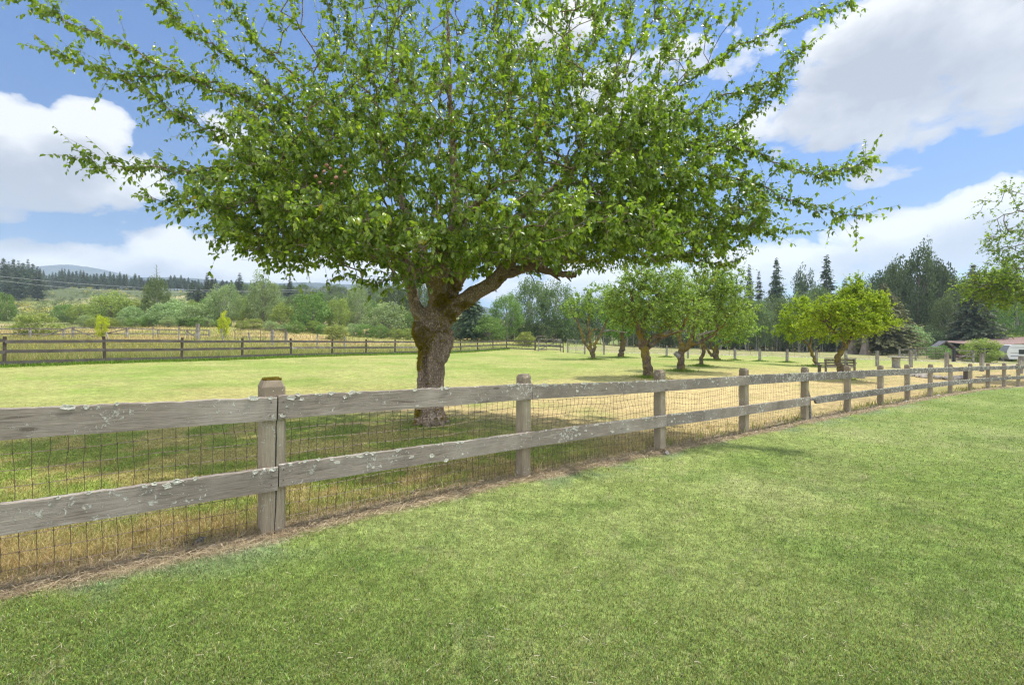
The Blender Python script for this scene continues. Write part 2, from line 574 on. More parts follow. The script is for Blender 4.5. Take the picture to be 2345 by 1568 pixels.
MAT['post'] = wood_mat('weathered_post_wood', (.34, .28, .20), (.46, .40, .31), (.17, .13, .09), 'z', 1.0, -.1, .7)
MAT['dark_wood'] = wood_mat('dark_fence_wood', (.105, .092, .083), (.20, .18, .17), (.045, .038, .034), 'x', 1.0, 0)
MAT['dark_post'] = wood_mat('dark_post_wood', (.085, .066, .055), (.15, .12, .10), (.04, .03, .025), 'z', 1.0, 0)
MAT['gray_wood'] = wood_mat('silvered_wood', (.27, .245, .22), (.42, .40, .37), (.12, .10, .09), 'z', 1.0, .2)
MAT['gray_rail'] = wood_mat('silvered_rail', (.17, .145, .125), (.30, .275, .25), (.07, .055, .045), 'x', 1.0, .2)
MAT['lichen'] = plain_mat('lichen_crust', (.54, .52, .44), .95, .1, 0, .35, 90, .6)
MAT['moss'] = blade_mat('moss_tuft')
MAT['wire'] = plain_mat('rusty_wire', (.14, .10, .08), .6, .4, .3, .4, 40)
MAT['bark'] = bark_mat('apple_bark', (.19, .135, .098), (.36, .275, .205), (.52, .45, .36), .18)
MAT['orch_bark'] = bark_mat('orchard_bark', (.095, .068, .048), (.19, .145, .105), (.36, .32, .26), .95, .6)
MAT['far_bark'] = plain_mat('far_bark', (.20, .17, .14), .9, .1, 0, .4, 6)
MAT['pale_bark'] = plain_mat('alder_bark', (.34, .32, .28), .9, .1, 0, .4, 6)
MAT['cedar_bark'] = wood_mat('cedar_bark', (.23, .185, .15), (.36, .31, .27), (.10, .075, .06), 'z', .5, 0)
MAT['dead_wood'] = wood_mat('dead_wood', (.20, .14, .105), (.34, .27, .22), (.08, .05, .04), 'x', 1.2, 0)
MAT['apple_fruit'] = plain_mat('apple_skin', (.26, .24, .09), .35, .5, 0, .35, 30, .05)
MAT['apple_blush'] = plain_mat('blushed_apple_skin', (.34, .17, .12), .35, .5, 0, .45, 25, .05)
MAT['tube_metal'] = plain_mat('rusty_tube', (.17, .125, .10), .6, .4, .4, .35, 15)
MAT['steel'] = plain_mat('galvanised_tube', (.36, .36, .35), .45, .5, .6, .2, 10)
MAT['rock'] = plain_mat('field_rock', (.42, .38, .335), .9, .2, 0, .45, 7, .8)
MAT['slate'] = plain_mat('dark_stone', (.10, .105, .115), .8, .3, 0, .4, 20, .8)
MAT['concrete'] = plain_mat('concrete', (.34, .32, .29), .9, .2, 0, .25, 9, .5)
MAT['roof_gray'] = plain_mat('grey_roof_sheet', (.20, .20, .215), .7, .25, 0, .15, 4)
MAT['roof_red'] = plain_mat('faded_red_roof', (.40, .28, .24), .6, .3, 0, .15, 4)
MAT['shed_wall'] = wood_mat('brown_boards', (.12, .085, .06), (.2, .15, .11), (.05, .035, .03), 'z', 1, 0)
MAT['trailer_white'] = plain_mat('trailer_skin', (.60, .60, .60), .35, .5, 0, .05, 3, .02)
MAT['trailer_gray'] = plain_mat('trailer_grey', (.25, .26, .28), .4, .5, 0, .08, 3, .02)
MAT['trailer_stripe'] = plain_mat('trailer_stripe', (.12, .12, .13), .4, .5, 0, .08, 3, .02)
MAT['glass_dark'] = plain_mat('dark_glass', (.02, .022, .026), .08, .6, 0, .1, 3, .0)
MAT['black'] = plain_mat('black_paint', (.02, .02, .02), .5, .4, 0, .2, 8)
MAT['white_globe'] = plain_mat('white_globe', (.82, .82, .80), .3, .5, 0, .03, 8, .0)
MAT['rubber'] = plain_mat('tyre_rubber', (.03, .03, .03), .8, .2, 0, .2, 20)
MAT['yellow_plastic'] = plain_mat('yellow_plastic', (.60, .42, .03), .5, .4, 0, .1, 20)
MAT['cable'] = plain_mat('aluminium_cable', (.50, .50, .50), .5, .4, .3, .1, 5)


def ground_mat():
    m, t, out = new_mat('turf')
    pos = t.n('ShaderNodeNewGeometry').outputs['Position']
    col = attr(t).outputs['Color']
    n1 = t.noise(pos, 38, 5, .7)
    n2 = t.noise(pos, 4.5, 5, .65)
    n3 = t.noise(t.scale(pos, (1, 1, 1)), .6, 6, .7)
    n4 = t.noise(pos, 13, 4, .65)
    f = t.m('MULTIPLY', t.m('MULTIPLY_ADD', n1, 2.0, 0.0), t.m('MULTIPLY_ADD', n2, 1.3, .35))
    f = t.m('MULTIPLY', f, t.m('MULTIPLY_ADD', n4, 1.6, .2))
    f = t.m('MULTIPLY', f, t.m('MULTIPLY_ADD', n3, .7, .65))
    cc = t.n('ShaderNodeCombineColor')
    for i in range(3): t.put(cc.inputs[i], f)
    col = t.mix(1.0, col, cc.outputs[0], 'MULTIPLY')
    p = principled(t, col, .95, .1, 0, t.bump(t.m('ADD', n1, n2), .6, .05))
    t.L.new(p.outputs[0], out.inputs[0])
    return m


MAT['turf'] = ground_mat()

# ------------------------------------------------------------------ ground sheet
ang = np.concatenate([np.linspace(R(-62), R(62), 420), np.linspace(R(62), R(298), 70)[1:-1]])
rad = np.geomspace(.4, 3400, 340)
a_, r_ = np.meshgrid(ang, rad)
gx, gy = (np.sin(a_) * r_).ravel(), (np.cos(a_) * r_).ravel()
gzv = gz(gx, gy)
na, nr = len(ang), len(rad)
i, j = np.meshgrid(np.arange(nr - 1), np.arange(na), indexing='ij')
q = np.stack([i * na + j, (i + 1) * na + j, (i + 1) * na + (j + 1) % na, i * na + (j + 1) % na], -1).reshape(-1, 4)
mb = MB()
V = np.column_stack([gx, gy, gzv])
V = np.vstack([V, [0, 0, gz(0, 0)[0]]])
tt = [(na * nr, k, (k + 1) % na) for k in range(na)]
C = gcol(V[:, 0], V[:, 1])
mb.add(V, q, tt, C)
tag(mb.build('ground', MAT['turf'], smooth=True), kind='structure')
ZMIN = float(V[:, 2].min())


# ------------------------------------------------------------------ grass
def grass(name, X, Y, H, W, lean, colr, label, cat='grass'):
    n = len(X)
    Z = gz(X, Y)
    az = RNG.uniform(0, 2 * math.pi, n)
    la = RNG.uniform(0, 2 * math.pi, n)
    side = np.column_stack([np.cos(az), np.sin(az), np.zeros(n)])
    ld = np.column_stack([np.cos(la), np.sin(la), np.zeros(n)])
    lean = np.broadcast_to(lean, (n,)) * RNG.uniform(.3, 1.3, n)
    B = np.column_stack([X, Y, Z - .004])
    up = np.array([0, 0, 1.0])
    sl, cl = np.sin(lean * .5)[:, None], np.cos(lean * .5)[:, None]
    M1 = B + (ld * sl + up * cl) * (H * .55)[:, None]
    s2, c2 = np.sin(lean * 1.25)[:, None], np.cos(lean * 1.25)[:, None]
    T1 = M1 + (ld * s2 + up * c2) * (H * .5)[:, None]
    w = (W * .5)[:, None] * side
    V = np.stack([B - w, B + w, M1 + w * .8, M1 - w * .8, T1], 1).reshape(-1, 3)
    b = np.arange(n) * 5
    q = np.stack([b, b + 1, b + 2, b + 3], -1)
    t = np.stack([b + 3, b + 2, b + 4], -1)
    Cc = np.repeat(colr, 5, axis=0)
    mb = MB().add(V, q, t, Cc)
    o = mb.build(name, MAT['blade'])
    return tag(o, label, cat, None, 'stuff')


def screen_samples(n, wmin, wmax, umin=-1.2, umax=1.2, pw=1.0):
    u = RNG.uniform(umin, umax, n)
    w = wmin + (wmax - wmin) * RNG.uniform(0, 1, n) ** pw
    return u / w, 1 / w


def jitter(c, n, s=.25, hue=.12):
    k = np.exp(RNG.normal(0, s, n))[:, None]
    h = 1 + RNG.normal(0, hue, (n, 3))
    return np.clip(c * k * h, .005, .9)


n = 420000
X, Y = screen_samples(n, 1 / 24, 1 / 1.5)
d, t = fence_d(X, Y)
k = d < -.13 + RNG.normal(0, .06, n)
X, Y = X[k], Y[k]
n = len(X)
c = jitter(gcol(X, Y) * 1.12, n, .38, .12)
st = RNG.uniform(0, 1, n)
c = np.where((st < .045)[:, None], np.array([.50, .44, .28]) * RNG.uniform(.6, 1.2, (n, 1)), c)
c = np.where(((st > .045) & (st < .10))[:, None], np.array([.20, .26, .13]) * RNG.uniform(.7, 1.2, (n, 1)), c)
grass('lawn_grass', X, Y, RNG.uniform(.012, .028, n) * (1 + .02 * Y), .0031 * np.maximum(1, Y / 2.9) * RNG.uniform(.7, 1.4, n), 1.0, c,
      'short mown green lawn grass filling the foreground before the fence')

n = 380000
X, Y = screen_samples(n, 1 / 32, 1 / 2.4, pw=1.0)
d, t = fence_d(X, Y)
e = (X - LF0[0]) * LFN[0] + (Y - LF0[1]) * LFN[1]
b = Y - np.interp(X, BX, BY)
k = (d > .05 + RNG.normal(0, .06, n)) & (e < 0) & (b < 0) & (RNG.uniform(0, 1, n) < sm(11, 4.5, Y))
X, Y, d = X[k], Y[k], d[k]
n = len(X)
c = jitter(gcol(X, Y), n, .25, .10)
tall = sm(1.5, .2, d) * sm(14, 8, Y)
c = np.where((RNG.uniform(0, 1, n) < .12 + .2 * tall)[:, None], np.array([.46, .36, .19]) * RNG.uniform(.6, 1.2, (n, 1)), c)
grass('orchard_grass', X, Y, RNG.uniform(.018, .042, n) * (1 + 1.6 * tall * RNG.uniform(0, 1, n)), .003 * np.maximum(1, Y / 2.8) * RNG.uniform(.7, 1.4, n), .9, c,
      'half dry yellow green grass of the orchard paddock behind the near fence')

# straw mat under the near fence
n = 26000
tt_ = RNG.uniform(0, 1, n) ** 1.6 * 34 - 3
o_ = np.interp(tt_, ft, fo)
dd = RNG.normal(-.06, .095, n)
dd = np.clip(dd, -.27, .28)
X = FA[0] + FU[0] * tt_ + FN[0] * (o_ + dd)
Y = FA[1] + FU[1] * tt_ + FN[1] * (o_ + dd)
k = Y > 1
X, Y = X[k], Y[k]
n = len(X)
th = np.arctan2(FU[1], FU[0]) + RNG.normal(0, 1.0, n)
L = RNG.uniform(.03, .11, n) * (1 + .02 * Y)
Wd = .0022 * np.maximum(1, Y / 2.8) * RNG.uniform(.7, 1.5, n)
Dv = np.column_stack([np.cos(th), np.sin(th), RNG.normal(0, .12, n)])
Sd = np.column_stack([-np.sin(th), np.cos(th), RNG.normal(0, .3, n)])
Pz = gz(X, Y) + RNG.uniform(.002, .022, n)
P = np.column_stack([X, Y, Pz])
B2 = P + Dv * L[:, None]
B2[:, 2] = np.maximum(B2[:, 2], gz(B2[:, 0], B2[:, 1]) + .002)
mid = (P + B2) / 2 + np.column_stack([RNG.normal(0, .01, n), RNG.normal(0, .01, n), RNG.uniform(0, .015, n)])
w = Sd * Wd[:, None] * .5
V = np.stack([P - w, P + w, mid + w, mid - w, B2], 1).reshape(-1, 3)
b = np.arange(n) * 5
cs = lerp((.23, .165, .10), (.50, .41, .28), RNG.uniform(0, 1, n)) * np.exp(RNG.normal(0, .2, n))[:, None]
tag(MB().add(V, np.stack([b, b + 1, b + 2, b + 3], -1), np.stack([b + 3, b + 2, b + 4], -1), np.repeat(cs, 5, 0)).build('dry_straw', MAT['blade']),
    'matted brown dead grass lying along the foot of the near fence', 'straw', None, 'stuff')

# loose clippings on the lawn
n = 420
X, Y = screen_samples(n, 1 / 16, 1 / 1.6)
d, t = fence_d(X, Y)
k = d < -.5
X, Y = X[k], Y[k]
n = len(X)
th = RNG.uniform(0, 6.3, n)
L = RNG.uniform(.01, .036, n)
mbs = MB()
P = np.column_stack([X, Y, gz(X, Y) + RNG.uniform(.018, .032, n)])
D2 = np.column_stack([np.cos(th), np.sin(th), RNG.normal(0, .15, n)])
segs(mbs, P, P + D2 * L[:, None], .0013 * np.maximum(1, Y / 3), .0008 * np.maximum(1, Y / 3), 3, (.62, .54, .38))
tag(mbs.build('grass_clippings', MAT['blade']), 'pale dry clippings scattered loose over the mown lawn', 'clippings', None, 'stuff')

# tall grass: meadow beyond the dark fence
n = 210000
X, Y = screen_samples(n, 1 / 120, 1 / 18, -1.25, .75, .9)
e = (X - LF0[0]) * LFN[0] + (Y - LF0[1]) * LFN[1]
k = (e > 0.1) & (Y < 118)
X, Y, e = X[k], Y[k], e[k]
n = len(X)
c = jitter(gcol(X, Y), n, .25, .1)
head = RNG.uniform(0, 1, n) < .35
c = np.where(head[:, None], np.array([.40, .32, .16]) * RNG.uniform(.7, 1.3, (n, 1)), c)
grass('meadow_grass', X, Y, RNG.uniform(.18, .55, n), .005 * Y / 7 * RNG.uniform(.6, 1.3, n), .5, c,
      'tall seeding meadow grass beyond the dark board fence')
# bright uncut strip along the dark fence and round the orchard trunks
n = 26000
ii = RNG.uniform(-1.5, 13, n)
lx, ly = lfence_pos(ii)
off = RNG.normal(0, .28, n)
X = lx + LFN[0] * off
Y = ly + LFN[1] * off
c = jitter(np.tile([.155, .26, .03], (n, 1)), n, .25, .1)
Hh = RNG.uniform(.06, .24, n)
Wd = .006 * Y / 8
xs, ys, hs, ws, cs = [X], [Y], [Hh], [Wd], [c]
for px, py, yy, rr in [(1488, 864, 18.6, .3), (1560, 849, 22.6, .45), (1605, 839, 26.7, .35), (1640, 824, 36, .9), (1358, 823, 37.7, .6), (1423, 818, 43, .9),
                       (1868, 838, 32, .5), (985, 970, 8.3, .42), (1925, 866, 21.5, .4), (1683, 827, 43.6, .4), (1740, 829, 43, .4), (1802, 831, 41, .4), (1526, 818, 48, .4), (1620, 822, 36.5, .8)]:
    m_ = 1100
    p = at(px, py, yy)
    a = RNG.uniform(0, 6.3, m_)
    r0 = np.abs(RNG.normal(0, rr, m_)) + .1
    xs.append(p[0] + np.cos(a) * r0)
    ys.append(p[1] + np.sin(a) * r0)
    hs.append(RNG.uniform(.05, .2, m_) * (.45 if yy < 10 else 1.2) * np.exp(-r0))
    ws.append(np.full(m_, .006 * yy / 9))
    cs.append(jitter(np.tile([.15, .23, .035], (m_, 1)), m_, .25, .1))
m_ = 2600
tw = RNG.uniform(-3, 30, m_)
dw = np.abs(RNG.normal(.10, .14, m_)) - .06
ow = np.interp(tw, ft, fo)
xs.append(FA[0] + FU[0] * tw + FN[0] * (ow + dw))
ys.append(FA[1] + FU[1] * tw + FN[1] * (ow + dw))
kw = fbm(tw * 1.3, tw * 0, 3, 77) > .5
hs.append(RNG.uniform(.04, .20, m_) * np.where(kw, 1, .45))
ws.append(np.full(m_, .0035) * np.maximum(1, ys[-1] / 3.2))
cs.append(jitter(np.where((RNG.uniform(0, 1, m_) < .5)[:, None], [.20, .26, .05], [.45, .37, .19]), m_, .25, .1))
kp = ys[-1] > 1.6
xs[-1], ys[-1], hs[-1], ws[-1], cs[-1] = xs[-1][kp], ys[-1][kp], hs[-1][kp], ws[-1][kp], cs[-1][kp]
grass('tall_grass', np.concatenate(xs), np.concatenate(ys), np.concatenate(hs), np.concatenate(ws), .6, np.concatenate(cs),
      'uncut grass and weeds left along the fences and around the trunks')
# yellow wildflowers in the meadow
n = 900
X, Y = screen_samples(n, 1 / 70, 1 / 19, -1.2, .2)
e = (X - LF0[0]) * LFN[0] + (Y - LF0[1]) * LFN[1]
k = (e > .3) & (fbm(X * .2, Y * .2, 3, 33) > .52)
X, Y = X[k], Y[k]
n = len(X)
mbs = MB()
Z = gz(X, Y) + RNG.uniform(.3, .6, n)
P = np.column_stack([X, Y, Z])
segs(mbs, P, P + np.array([0, 0, .05]), .035, .02, 5, (.62, .50, .02))
tag(mbs.build('wildflowers', MAT['blade']), 'yellow buttercups dotted through the tall meadow grass', 'flowers', None, 'stuff')

# ------------------------------------------------------------------ near rail fence
def ortho(o, p, u, n):
    """place object o at p with local x along u and local y along -n (n points to the camera side)"""
    u = Vector(u).normalized()
    z = Vector((0, 0, 1))
    y = z.cross(u).normalized()
    z = u.cross(y)
    o.matrix_local = Matrix(((u.x, y.x, z.x, p[0]), (u.y, y.y, z.y, p[1]), (u.z, y.z, z.z, p[2]), (0, 0, 0, 1)))


fb = POST[2].copy()
fence = empty('rail_fence', fb, 'weathered grey two rail fence with wire netting bounding the green lawn', 'fence')
PH = 1.1
POSTG = POST.copy()
POSTG[:, 2] = gz(POST[:, 0], POST[:, 1])
for i in range(1, NP_):
    w = .156 if i == 2 else .122
    p = POST[i]
    tan = POST[min(i + 1, NP_ - 1)] - POST[max(i - 1, 0)]
    rz = math.atan2(tan[1], tan[0])
    mb = MB()
    hh = PH + .25 + RNG.normal(0, .012)
    # shaft, chamfered long edges and a bevelled weathered head
    s, bv = w / 2, w * .10
    ring = np.array([(-s + bv, -s), (s - bv, -s), (s, -s + bv), (s, s - bv), (s - bv, s), (-s + bv, s), (-s, s - bv), (-s, -s + bv)])
    zs = np.concatenate([np.linspace(-.25, hh - .25 - w * .30, 10), [hh - .25 - w * .03, hh - .25]])
    ks = np.concatenate([np.ones(10), [.76, .70]])
    V = []
    for z, k in zip(zs, ks):
        V.append(np.column_stack([ring * k + RNG.normal(0, .0016, (8, 2)), np.full(8, z) + RNG.normal(0, .003, 8)]))
    V = np.concatenate(V + [np.array([[0, 0, hh - .25 + .004]])])
    a, b2 = np.meshgrid(np.arange(11), np.arange(8), indexing='ij')
    qd = np.stack([a * 8 + b2, a * 8 + (b2 + 1) % 8, a * 8 + 8 + (b2 + 1) % 8, a * 8 + 8 + b2], -1).reshape(-1, 4)
    mb.add(V, qd, [(88 + k, 88 + (k + 1) % 8, 96) for k in range(8)])
    o = mb.build('post', MAT['post'], fence)
    o.location = Vector(p - fb)
    o.rotation_euler = (RNG.normal(0, .006), RNG.normal(0, .008), rz + RNG.normal(0, .03))
    if i == 2:
        o['label'] = 'thick split post with a mossy top'
        mm = MB()   # a cushion of moss on its head and a long drying crack
        n = 900
        q_ = RNG.uniform(-.052, .052, (n, 2))
        P = np.column_stack([q_, np.full(n, hh - .25)])
        segs(mm, P, P + np.column_stack([RNG.normal(0, .005, (n, 2)), RNG.uniform(.006, .022, n)]), .0035, .0008, 3, np.array([.24, .17, .015]))
        mm.build('moss', MAT['moss'], o)
        mc = MB()
        zz = np.linspace(-.05, .97, 26)
        cxx = np.cumsum(RNG.normal(0, .0022, 26)) + .004
        for k in range(25):
            wd = .0035 * math.sin(math.pi * (k + 1) / 27) + .0012
            mc.add([(cxx[k] - wd, -s - .0015, zz[k]), (cxx[k] + wd, -s - .0015, zz[k]), (cxx[k + 1] + wd, -s - .0015, zz[k + 1]), (cxx[k + 1] - wd, -s - .0015, zz[k + 1])], [(0, 1, 2, 3)])
        mc.build('crack', MAT['black'], o)


def rail(i0, i1, zoff, h, a0=0., a1=0., lich=.5, broken=False, mat='rail'):
    """one board from post i0 to post i1 on the lawn side"""
    out = -FN * (.072 if i0 > 2 else .09)
    p0, p1 = POST[i0].copy(), POST[i1].copy()
    p0[:2] += -FN * ((.078 if i0 == 2 else .061) + .021)
    p1[:2] += -FN * ((.078 if i1 == 2 else .061) + .021)
    p0[2] += zoff + RNG.normal(0, .008)
    p1[2] += zoff + RNG.normal(0, .008)
    u = norm(p1 - p0)
    p0, p1 = p0 + u * a0, p1 + u * a1
    L = np.linalg.norm(p1 - p0)
    m = int(L / .025)
    xs = np.linspace(0, L, m)
    near = p0[1] < 14
    ea = .45 if mat == 'rail' else 1.0
    ed = ea * (fbm(xs * 9, xs * 0 + i0 * 3.3 + zoff * 9, 4, 21) - .5) * .022 + (fbm(xs * 40, xs * 0 + i0, 2, 22) - .5) * .010
    ed2 = (fbm(xs * 5, xs * 0 + i0 * 1.7, 3, 23) - .5) * .006
    mid_off = 0.0
    if i1 - i0 == 2:
        pm = POST[i0 + 1]
        mid = np.array([pm[0], pm[1]]) - FN * .09
        lin = p0[:2] + u[:2] * np.dot(mid - p0[:2], u[:2])
        mid_off = float((mid - lin) @ FN)
        zo = pm[2] + zoff - (p0[2] + u[2] * np.dot(mid - p0[:2], u[:2]) / np.linalg.norm(u[:2]))
    else:
        zo = 0.0
    bend = np.sin(np.pi * xs / L)
    tp = h / 2 + ed
    if broken:
        tp = np.where(xs < .5, tp - .035 * (1 - xs / .5), tp)
        bt0 = np.where(xs < .32, .075 * sm(.32, .24, xs), 0)
    else: bt0 = 0 * xs
    bt = -h / 2 + ed2 + bt0
    th = .019
    yb = bend * mid_off
    zb = bend * zo
    R4 = np.stack([np.column_stack([xs, yb - th, zb + bt]), np.column_stack([xs, yb - th, zb + tp - .005]), np.column_stack([xs, yb - th + .005, zb + tp]),
                   np.column_stack([xs, yb + th, zb + tp * .985]), np.column_stack([xs, yb + th, zb + bt])], 1).reshape(-1, 3)
    k = 5
    a, b2 = np.meshgrid(np.arange(m - 1), np.arange(k), indexing='ij')
    qd = np.stack([a * k + b2, a * k + k + b2, a * k + k + (b2 + 1) % k, a * k + (b2 + 1) % k], -1).reshape(-1, 4)
    e0 = [0, 1, 2, 3, 4]
    e1 = [(m - 1) * k + c_ for c_ in e0]
    mb = MB().add(R4, qd, [(0, 1, 2), (0, 2, 3), (0, 3, 4), (e1[0], e1[2], e1[1]), (e1[0], e1[3], e1[2]), (e1[0], e1[4], e1[3])])
    o = mb.build('rail', MAT[mat], fence)
    ortho(o, p0 - fb, u, None)
    if i0 < 6:
        for xe in (.035, L - .035):
            if xe < .5 and i0 == 0: continue
            for zf in (-.26, .24):
                mn = MB()
                cn = np.array([xe + RNG.normal(0, .006), -th, h * zf + RNG.normal(0, .008)])
                ix = min(int(xe / L * m), m - 1)
                cn[1] += yb[ix]
                cn[2] += zb[ix]
                tube(mn, [cn, cn - [0, .003, 0]], [.0055, .0045], 8)
                mn.build('nail', MAT['wire'], o)
    # crusts of lichen on the upper edge and face
    lm = MB()
    nl = int(L * 26 * lich * (1 if near else .7))
    for _ in range(nl):
        x = RNG.uniform(.02, L - .02)
        if fbm(np.array([x * 1.3]), np.array([i0 * 5.1 + zoff * 7]), 2, 31)[0] < .42 and RNG.uniform() < .75: continue
        edge = RNG.uniform() < .62
        ix = min(int(x / L * m), m - 1)
        r = RNG.uniform(.006, .016) * (1.0 if near else 1.7)
        if edge:
            cz = zb[ix] + tp[ix] - abs(RNG.normal(0, .008))
            cy = yb[ix] - th
        else:
            cz = zb[ix] + tp[ix] - RNG.uniform(.0, 1) ** 1.8 * h
            cy = yb[ix] - th
        nn = 9
        an = np.arange(nn) / nn * 6.283
        rr = r * RNG.uniform(.55, 1.35, nn)
        st_ = RNG.uniform(1.0, 2.2)
        cupy = RNG.uniform(.002, .006)
        Vv = [(x, cy - cupy * .5, cz)]
        for j in range(nn): Vv.append((x + math.cos(an[j]) * rr[j] * st_, cy - cupy * RNG.uniform(.7, 1.6), cz + math.sin(an[j]) * rr[j]))
        for j in range(nn): Vv.append((x + math.cos(an[j]) * rr[j] * st_ * 1.05, cy + .002, cz + math.sin(an[j]) * rr[j] * 1.05))
        tr = [(0, 1 + j, 1 + (j + 1) % nn) for j in range(nn)]
        qq = [(1 + j, 10 + j, 10 + (j + 1) % nn, 1 + (j + 1) % nn) for j in range(nn)]
        lm.add(Vv, qq, tr)
    if lm.n: tag(lm.build('lichen', MAT['lichen'], o), kind='stuff')
    return o


TOPZ, BOTZ, RH = .905, .405, .166
G = .004
rail(0, 2, TOPZ, RH, 0, .012, .35)
rail(2, 3, TOPZ, RH, .022, .055, .55)
rail(3, 5, TOPZ - .012, RH * .93, .06, .0, .8)
rail(5, 7, TOPZ, RH, G, 0, .9, mat='rail_lichen')
rail(7, 9, TOPZ, RH, G, 0, 1., mat='rail_lichen')
rail(9, 11, TOPZ, RH, G, 0, 1., mat='rail_lichen')
rail(11, 13, TOPZ, RH, G, 0, 1., mat='rail_lichen')
rail(13, 15, TOPZ, RH, G, 0, .7, mat='rail_lichen')
rail(15, 17, TOPZ, RH, G, 0, .6, mat='rail_lichen')
rail(0, 2, BOTZ - .004, RH, 0, .02, .3)
rail(2, 4, BOTZ, RH * .96, .028, .02, .7)
rail(4, 6, BOTZ, RH * .96, .03, .01, .8)
rail(6, 8, BOTZ, RH * .95, .05, 0, .9, True, mat='rail_lichen')
rail(8, 10, BOTZ, RH * .95, G, 0, .9, mat='rail_lichen')
rail(10, 12, BOTZ, RH * .95, G, 0, .9, mat='rail_lichen')
rail(12, 14, BOTZ, RH * .95, G, 0, .7, mat='rail_lichen')
rail(14, 16, BOTZ, RH * .95, G, 0, .6, mat='rail_lichen')

# woven wire behind the posts, one part for each bay
for i in range(1, NP_ - 1):
    p0, p1 = POST[i].copy(), POST[i + 1].copy()
    s = .075 if i > 2 else .092
    p0[:2] += FN * s
    p1[:2] += FN * s
    L = np.linalg.norm((p1 - p0)[:2])
    u2 = norm((p1 - p0)[:2])
    sag = {3: .06, 2: .035, 4: .10}.get(i, .012)
    mess = {1: .9, 2: 1.1, 3: 1.7, 4: 1.4}.get(i, .8)
    hz = np.concatenate([np.arange(.05, .84, .096)])
    nv = int(L / .072)

    def wp(s_, z_):
        f = s_ / L
        x = p0[0] + u2[0] * s_
        y = p0[1] + u2[1] * s_
        g = p0[2] + (p1[2] - p0[2]) * f
        t_ = z_ / .85
        zz = z_ - sag * np.sin(np.pi * f) * t_ ** 2 + (fbm(s_ * 2.1, z_ * 3 + i * 7, 2, 51) - .5) * .03 * mess
        sd = (fbm(s_ * 1.6 + 30, z_ * 4 + i * 3, 3, 52) - .5) * .07 * mess * (.3 + t_)
        bl = (fbm(s_ * 1.1 + 60, z_ * 2 + i * 3, 2, 53) - .5) * .05 * mess
        return np.column_stack([x + u2[0] * sd + FN[0] * (bl + .02), y + u2[1] * sd + FN[1] * (bl + .02), g + zz])
    mb = MB()
    wr = .0020 if i < 4 else .0016
    for z in hz:
        s_ = np.linspace(0, L, 40 if i < 7 else 16)
        tube(mb, wp(s_, np.full(len(s_), z)), wr * 1.15, 3, cap=False)
    for kx in range(nv + 1):
        s0 = kx * L / nv
        z_ = np.linspace(.0, hz[-1], 22 if i < 7 else 8)
        tube(mb, wp(np.full(len(z_), s0), z_), wr, 3, cap=False)
        if i < 6:
            kn = wp(np.full(len(hz), s0), hz)
            segs(mb, kn - [0, 0, .004], kn + [0, 0, .004], .0042, .0042, 4)
    mb.build('wire_mesh', MAT['wire'], fence, fb)

# a stake propped by the sixth bay and stones at the foot of the fence
p = at(1857, 960, 9.9)
p[2] = gz(p[0], p[1])[0]
mb = MB()
beam(mb, p - [0, 0, .03], p + [-.05, -.02, .52], .035, .045, up=(.8, .6, 0))
beam(mb, p + [-.05, -.02, .52], p + [-.07, -.02, .62], .02, .03, up=(.8, .6, 0))
tag(mb.build('wooden_stake', MAT['gray_wood'], None, p), 'short greyish green stake leaning under the broken lower rail', 'stake')


def rock_mesh(size, seed, flat=.6):
    r = np.random.default_rng(seed)
    n1, n2 = 9, 6
    V = [(0, 0, -1)]
    for a in range(1, n2):
        ph = -math.pi / 2 + math.pi * a / n2
        for b in range(n1):
            t = 2 * math.pi * b / n1
            V.append((math.cos(ph) * math.cos(t), math.cos(ph) * math.sin(t), math.sin(ph)))
    V.append((0, 0, 1))
    V = np.array(V)
    for _ in range(7):
        nn = norm(r.normal(size=3))
        dd = V @ nn
        lim = r.uniform(.45, .8)
        V = V - np.outer(np.maximum(dd - lim, 0), nn)
    V = V * (1 + r.normal(0, .05, (len(V), 1)))
    V = V * np.array([1, r.uniform(.6, .9), flat]) * size
    q, t = [], []
    for b in range(n1): t.append((0, 1 + (b + 1) % n1, 1 + b))
    for a in range(n2 - 2):
        for b in range(n1):
            i0 = 1 + a * n1 + b
            i1 = 1 + a * n1 + (b + 1) % n1
            q.append((i0, i1, i1 + n1, i0 + n1))
    k = len(V) - 1
    for b in range(n1): t.append((k, k - n1 + b, k - n1 + (b + 1) % n1))
    return V, q, t


def rock(name, x, y, size, seed, mat, label, cat, group, flat=.6, dz=0.0):
    V, q, t = rock_mesh(size, seed, flat)
    p = gp(x, y) + [0, 0, size * flat * .45 + dz]
    o = MB().add(V + p, q, t).build(name, MAT[mat], None, p, smooth=False)
    o.rotation_euler = (RNG.normal(0, .15), RNG.normal(0, .15), RNG.uniform(0, 6))
    return tag(o, label, cat, group)


for k, (px, py, sz, lb) in enumerate([(462, 1240, .042, 'largest dark slate stone by the foot of the near wire netting'),
                                      (448, 1247, .030, 'dark slate chip touching the largest stone under the wire netting'),
                                      (425, 1246, .022, 'small dark slate chip amid straw under the left wire netting'),
                                      (402, 1250, .022, 'small dark slate chip amid straw under the left wire netting'),
                                      (350, 1268, .026, 'dark blue grey stone half sunk in straw, farther from the post'),
                                      (325, 1279, .020, 'leftmost little dark stone in the straw below the wire netting'),
                                      (478, 1232, .026, 'dark upright stone chip nearest the mossy post, behind the wire')]):
    Yk = F * 1.37 / (py - CY)
    x = (px - CX) / F * Yk
    rock('stone', x, Yk, sz, 100 + k, 'slate', lb, 'stone', 'dark stones at the foot of the fence')
p = at(945, 1144, 4.4)
rock('stone', p[0], p[1], .03, 120, 'concrete', 'pale whitish stone lying at the netting foot between thick and second post', 'stone', 'stones under the fence', .4)
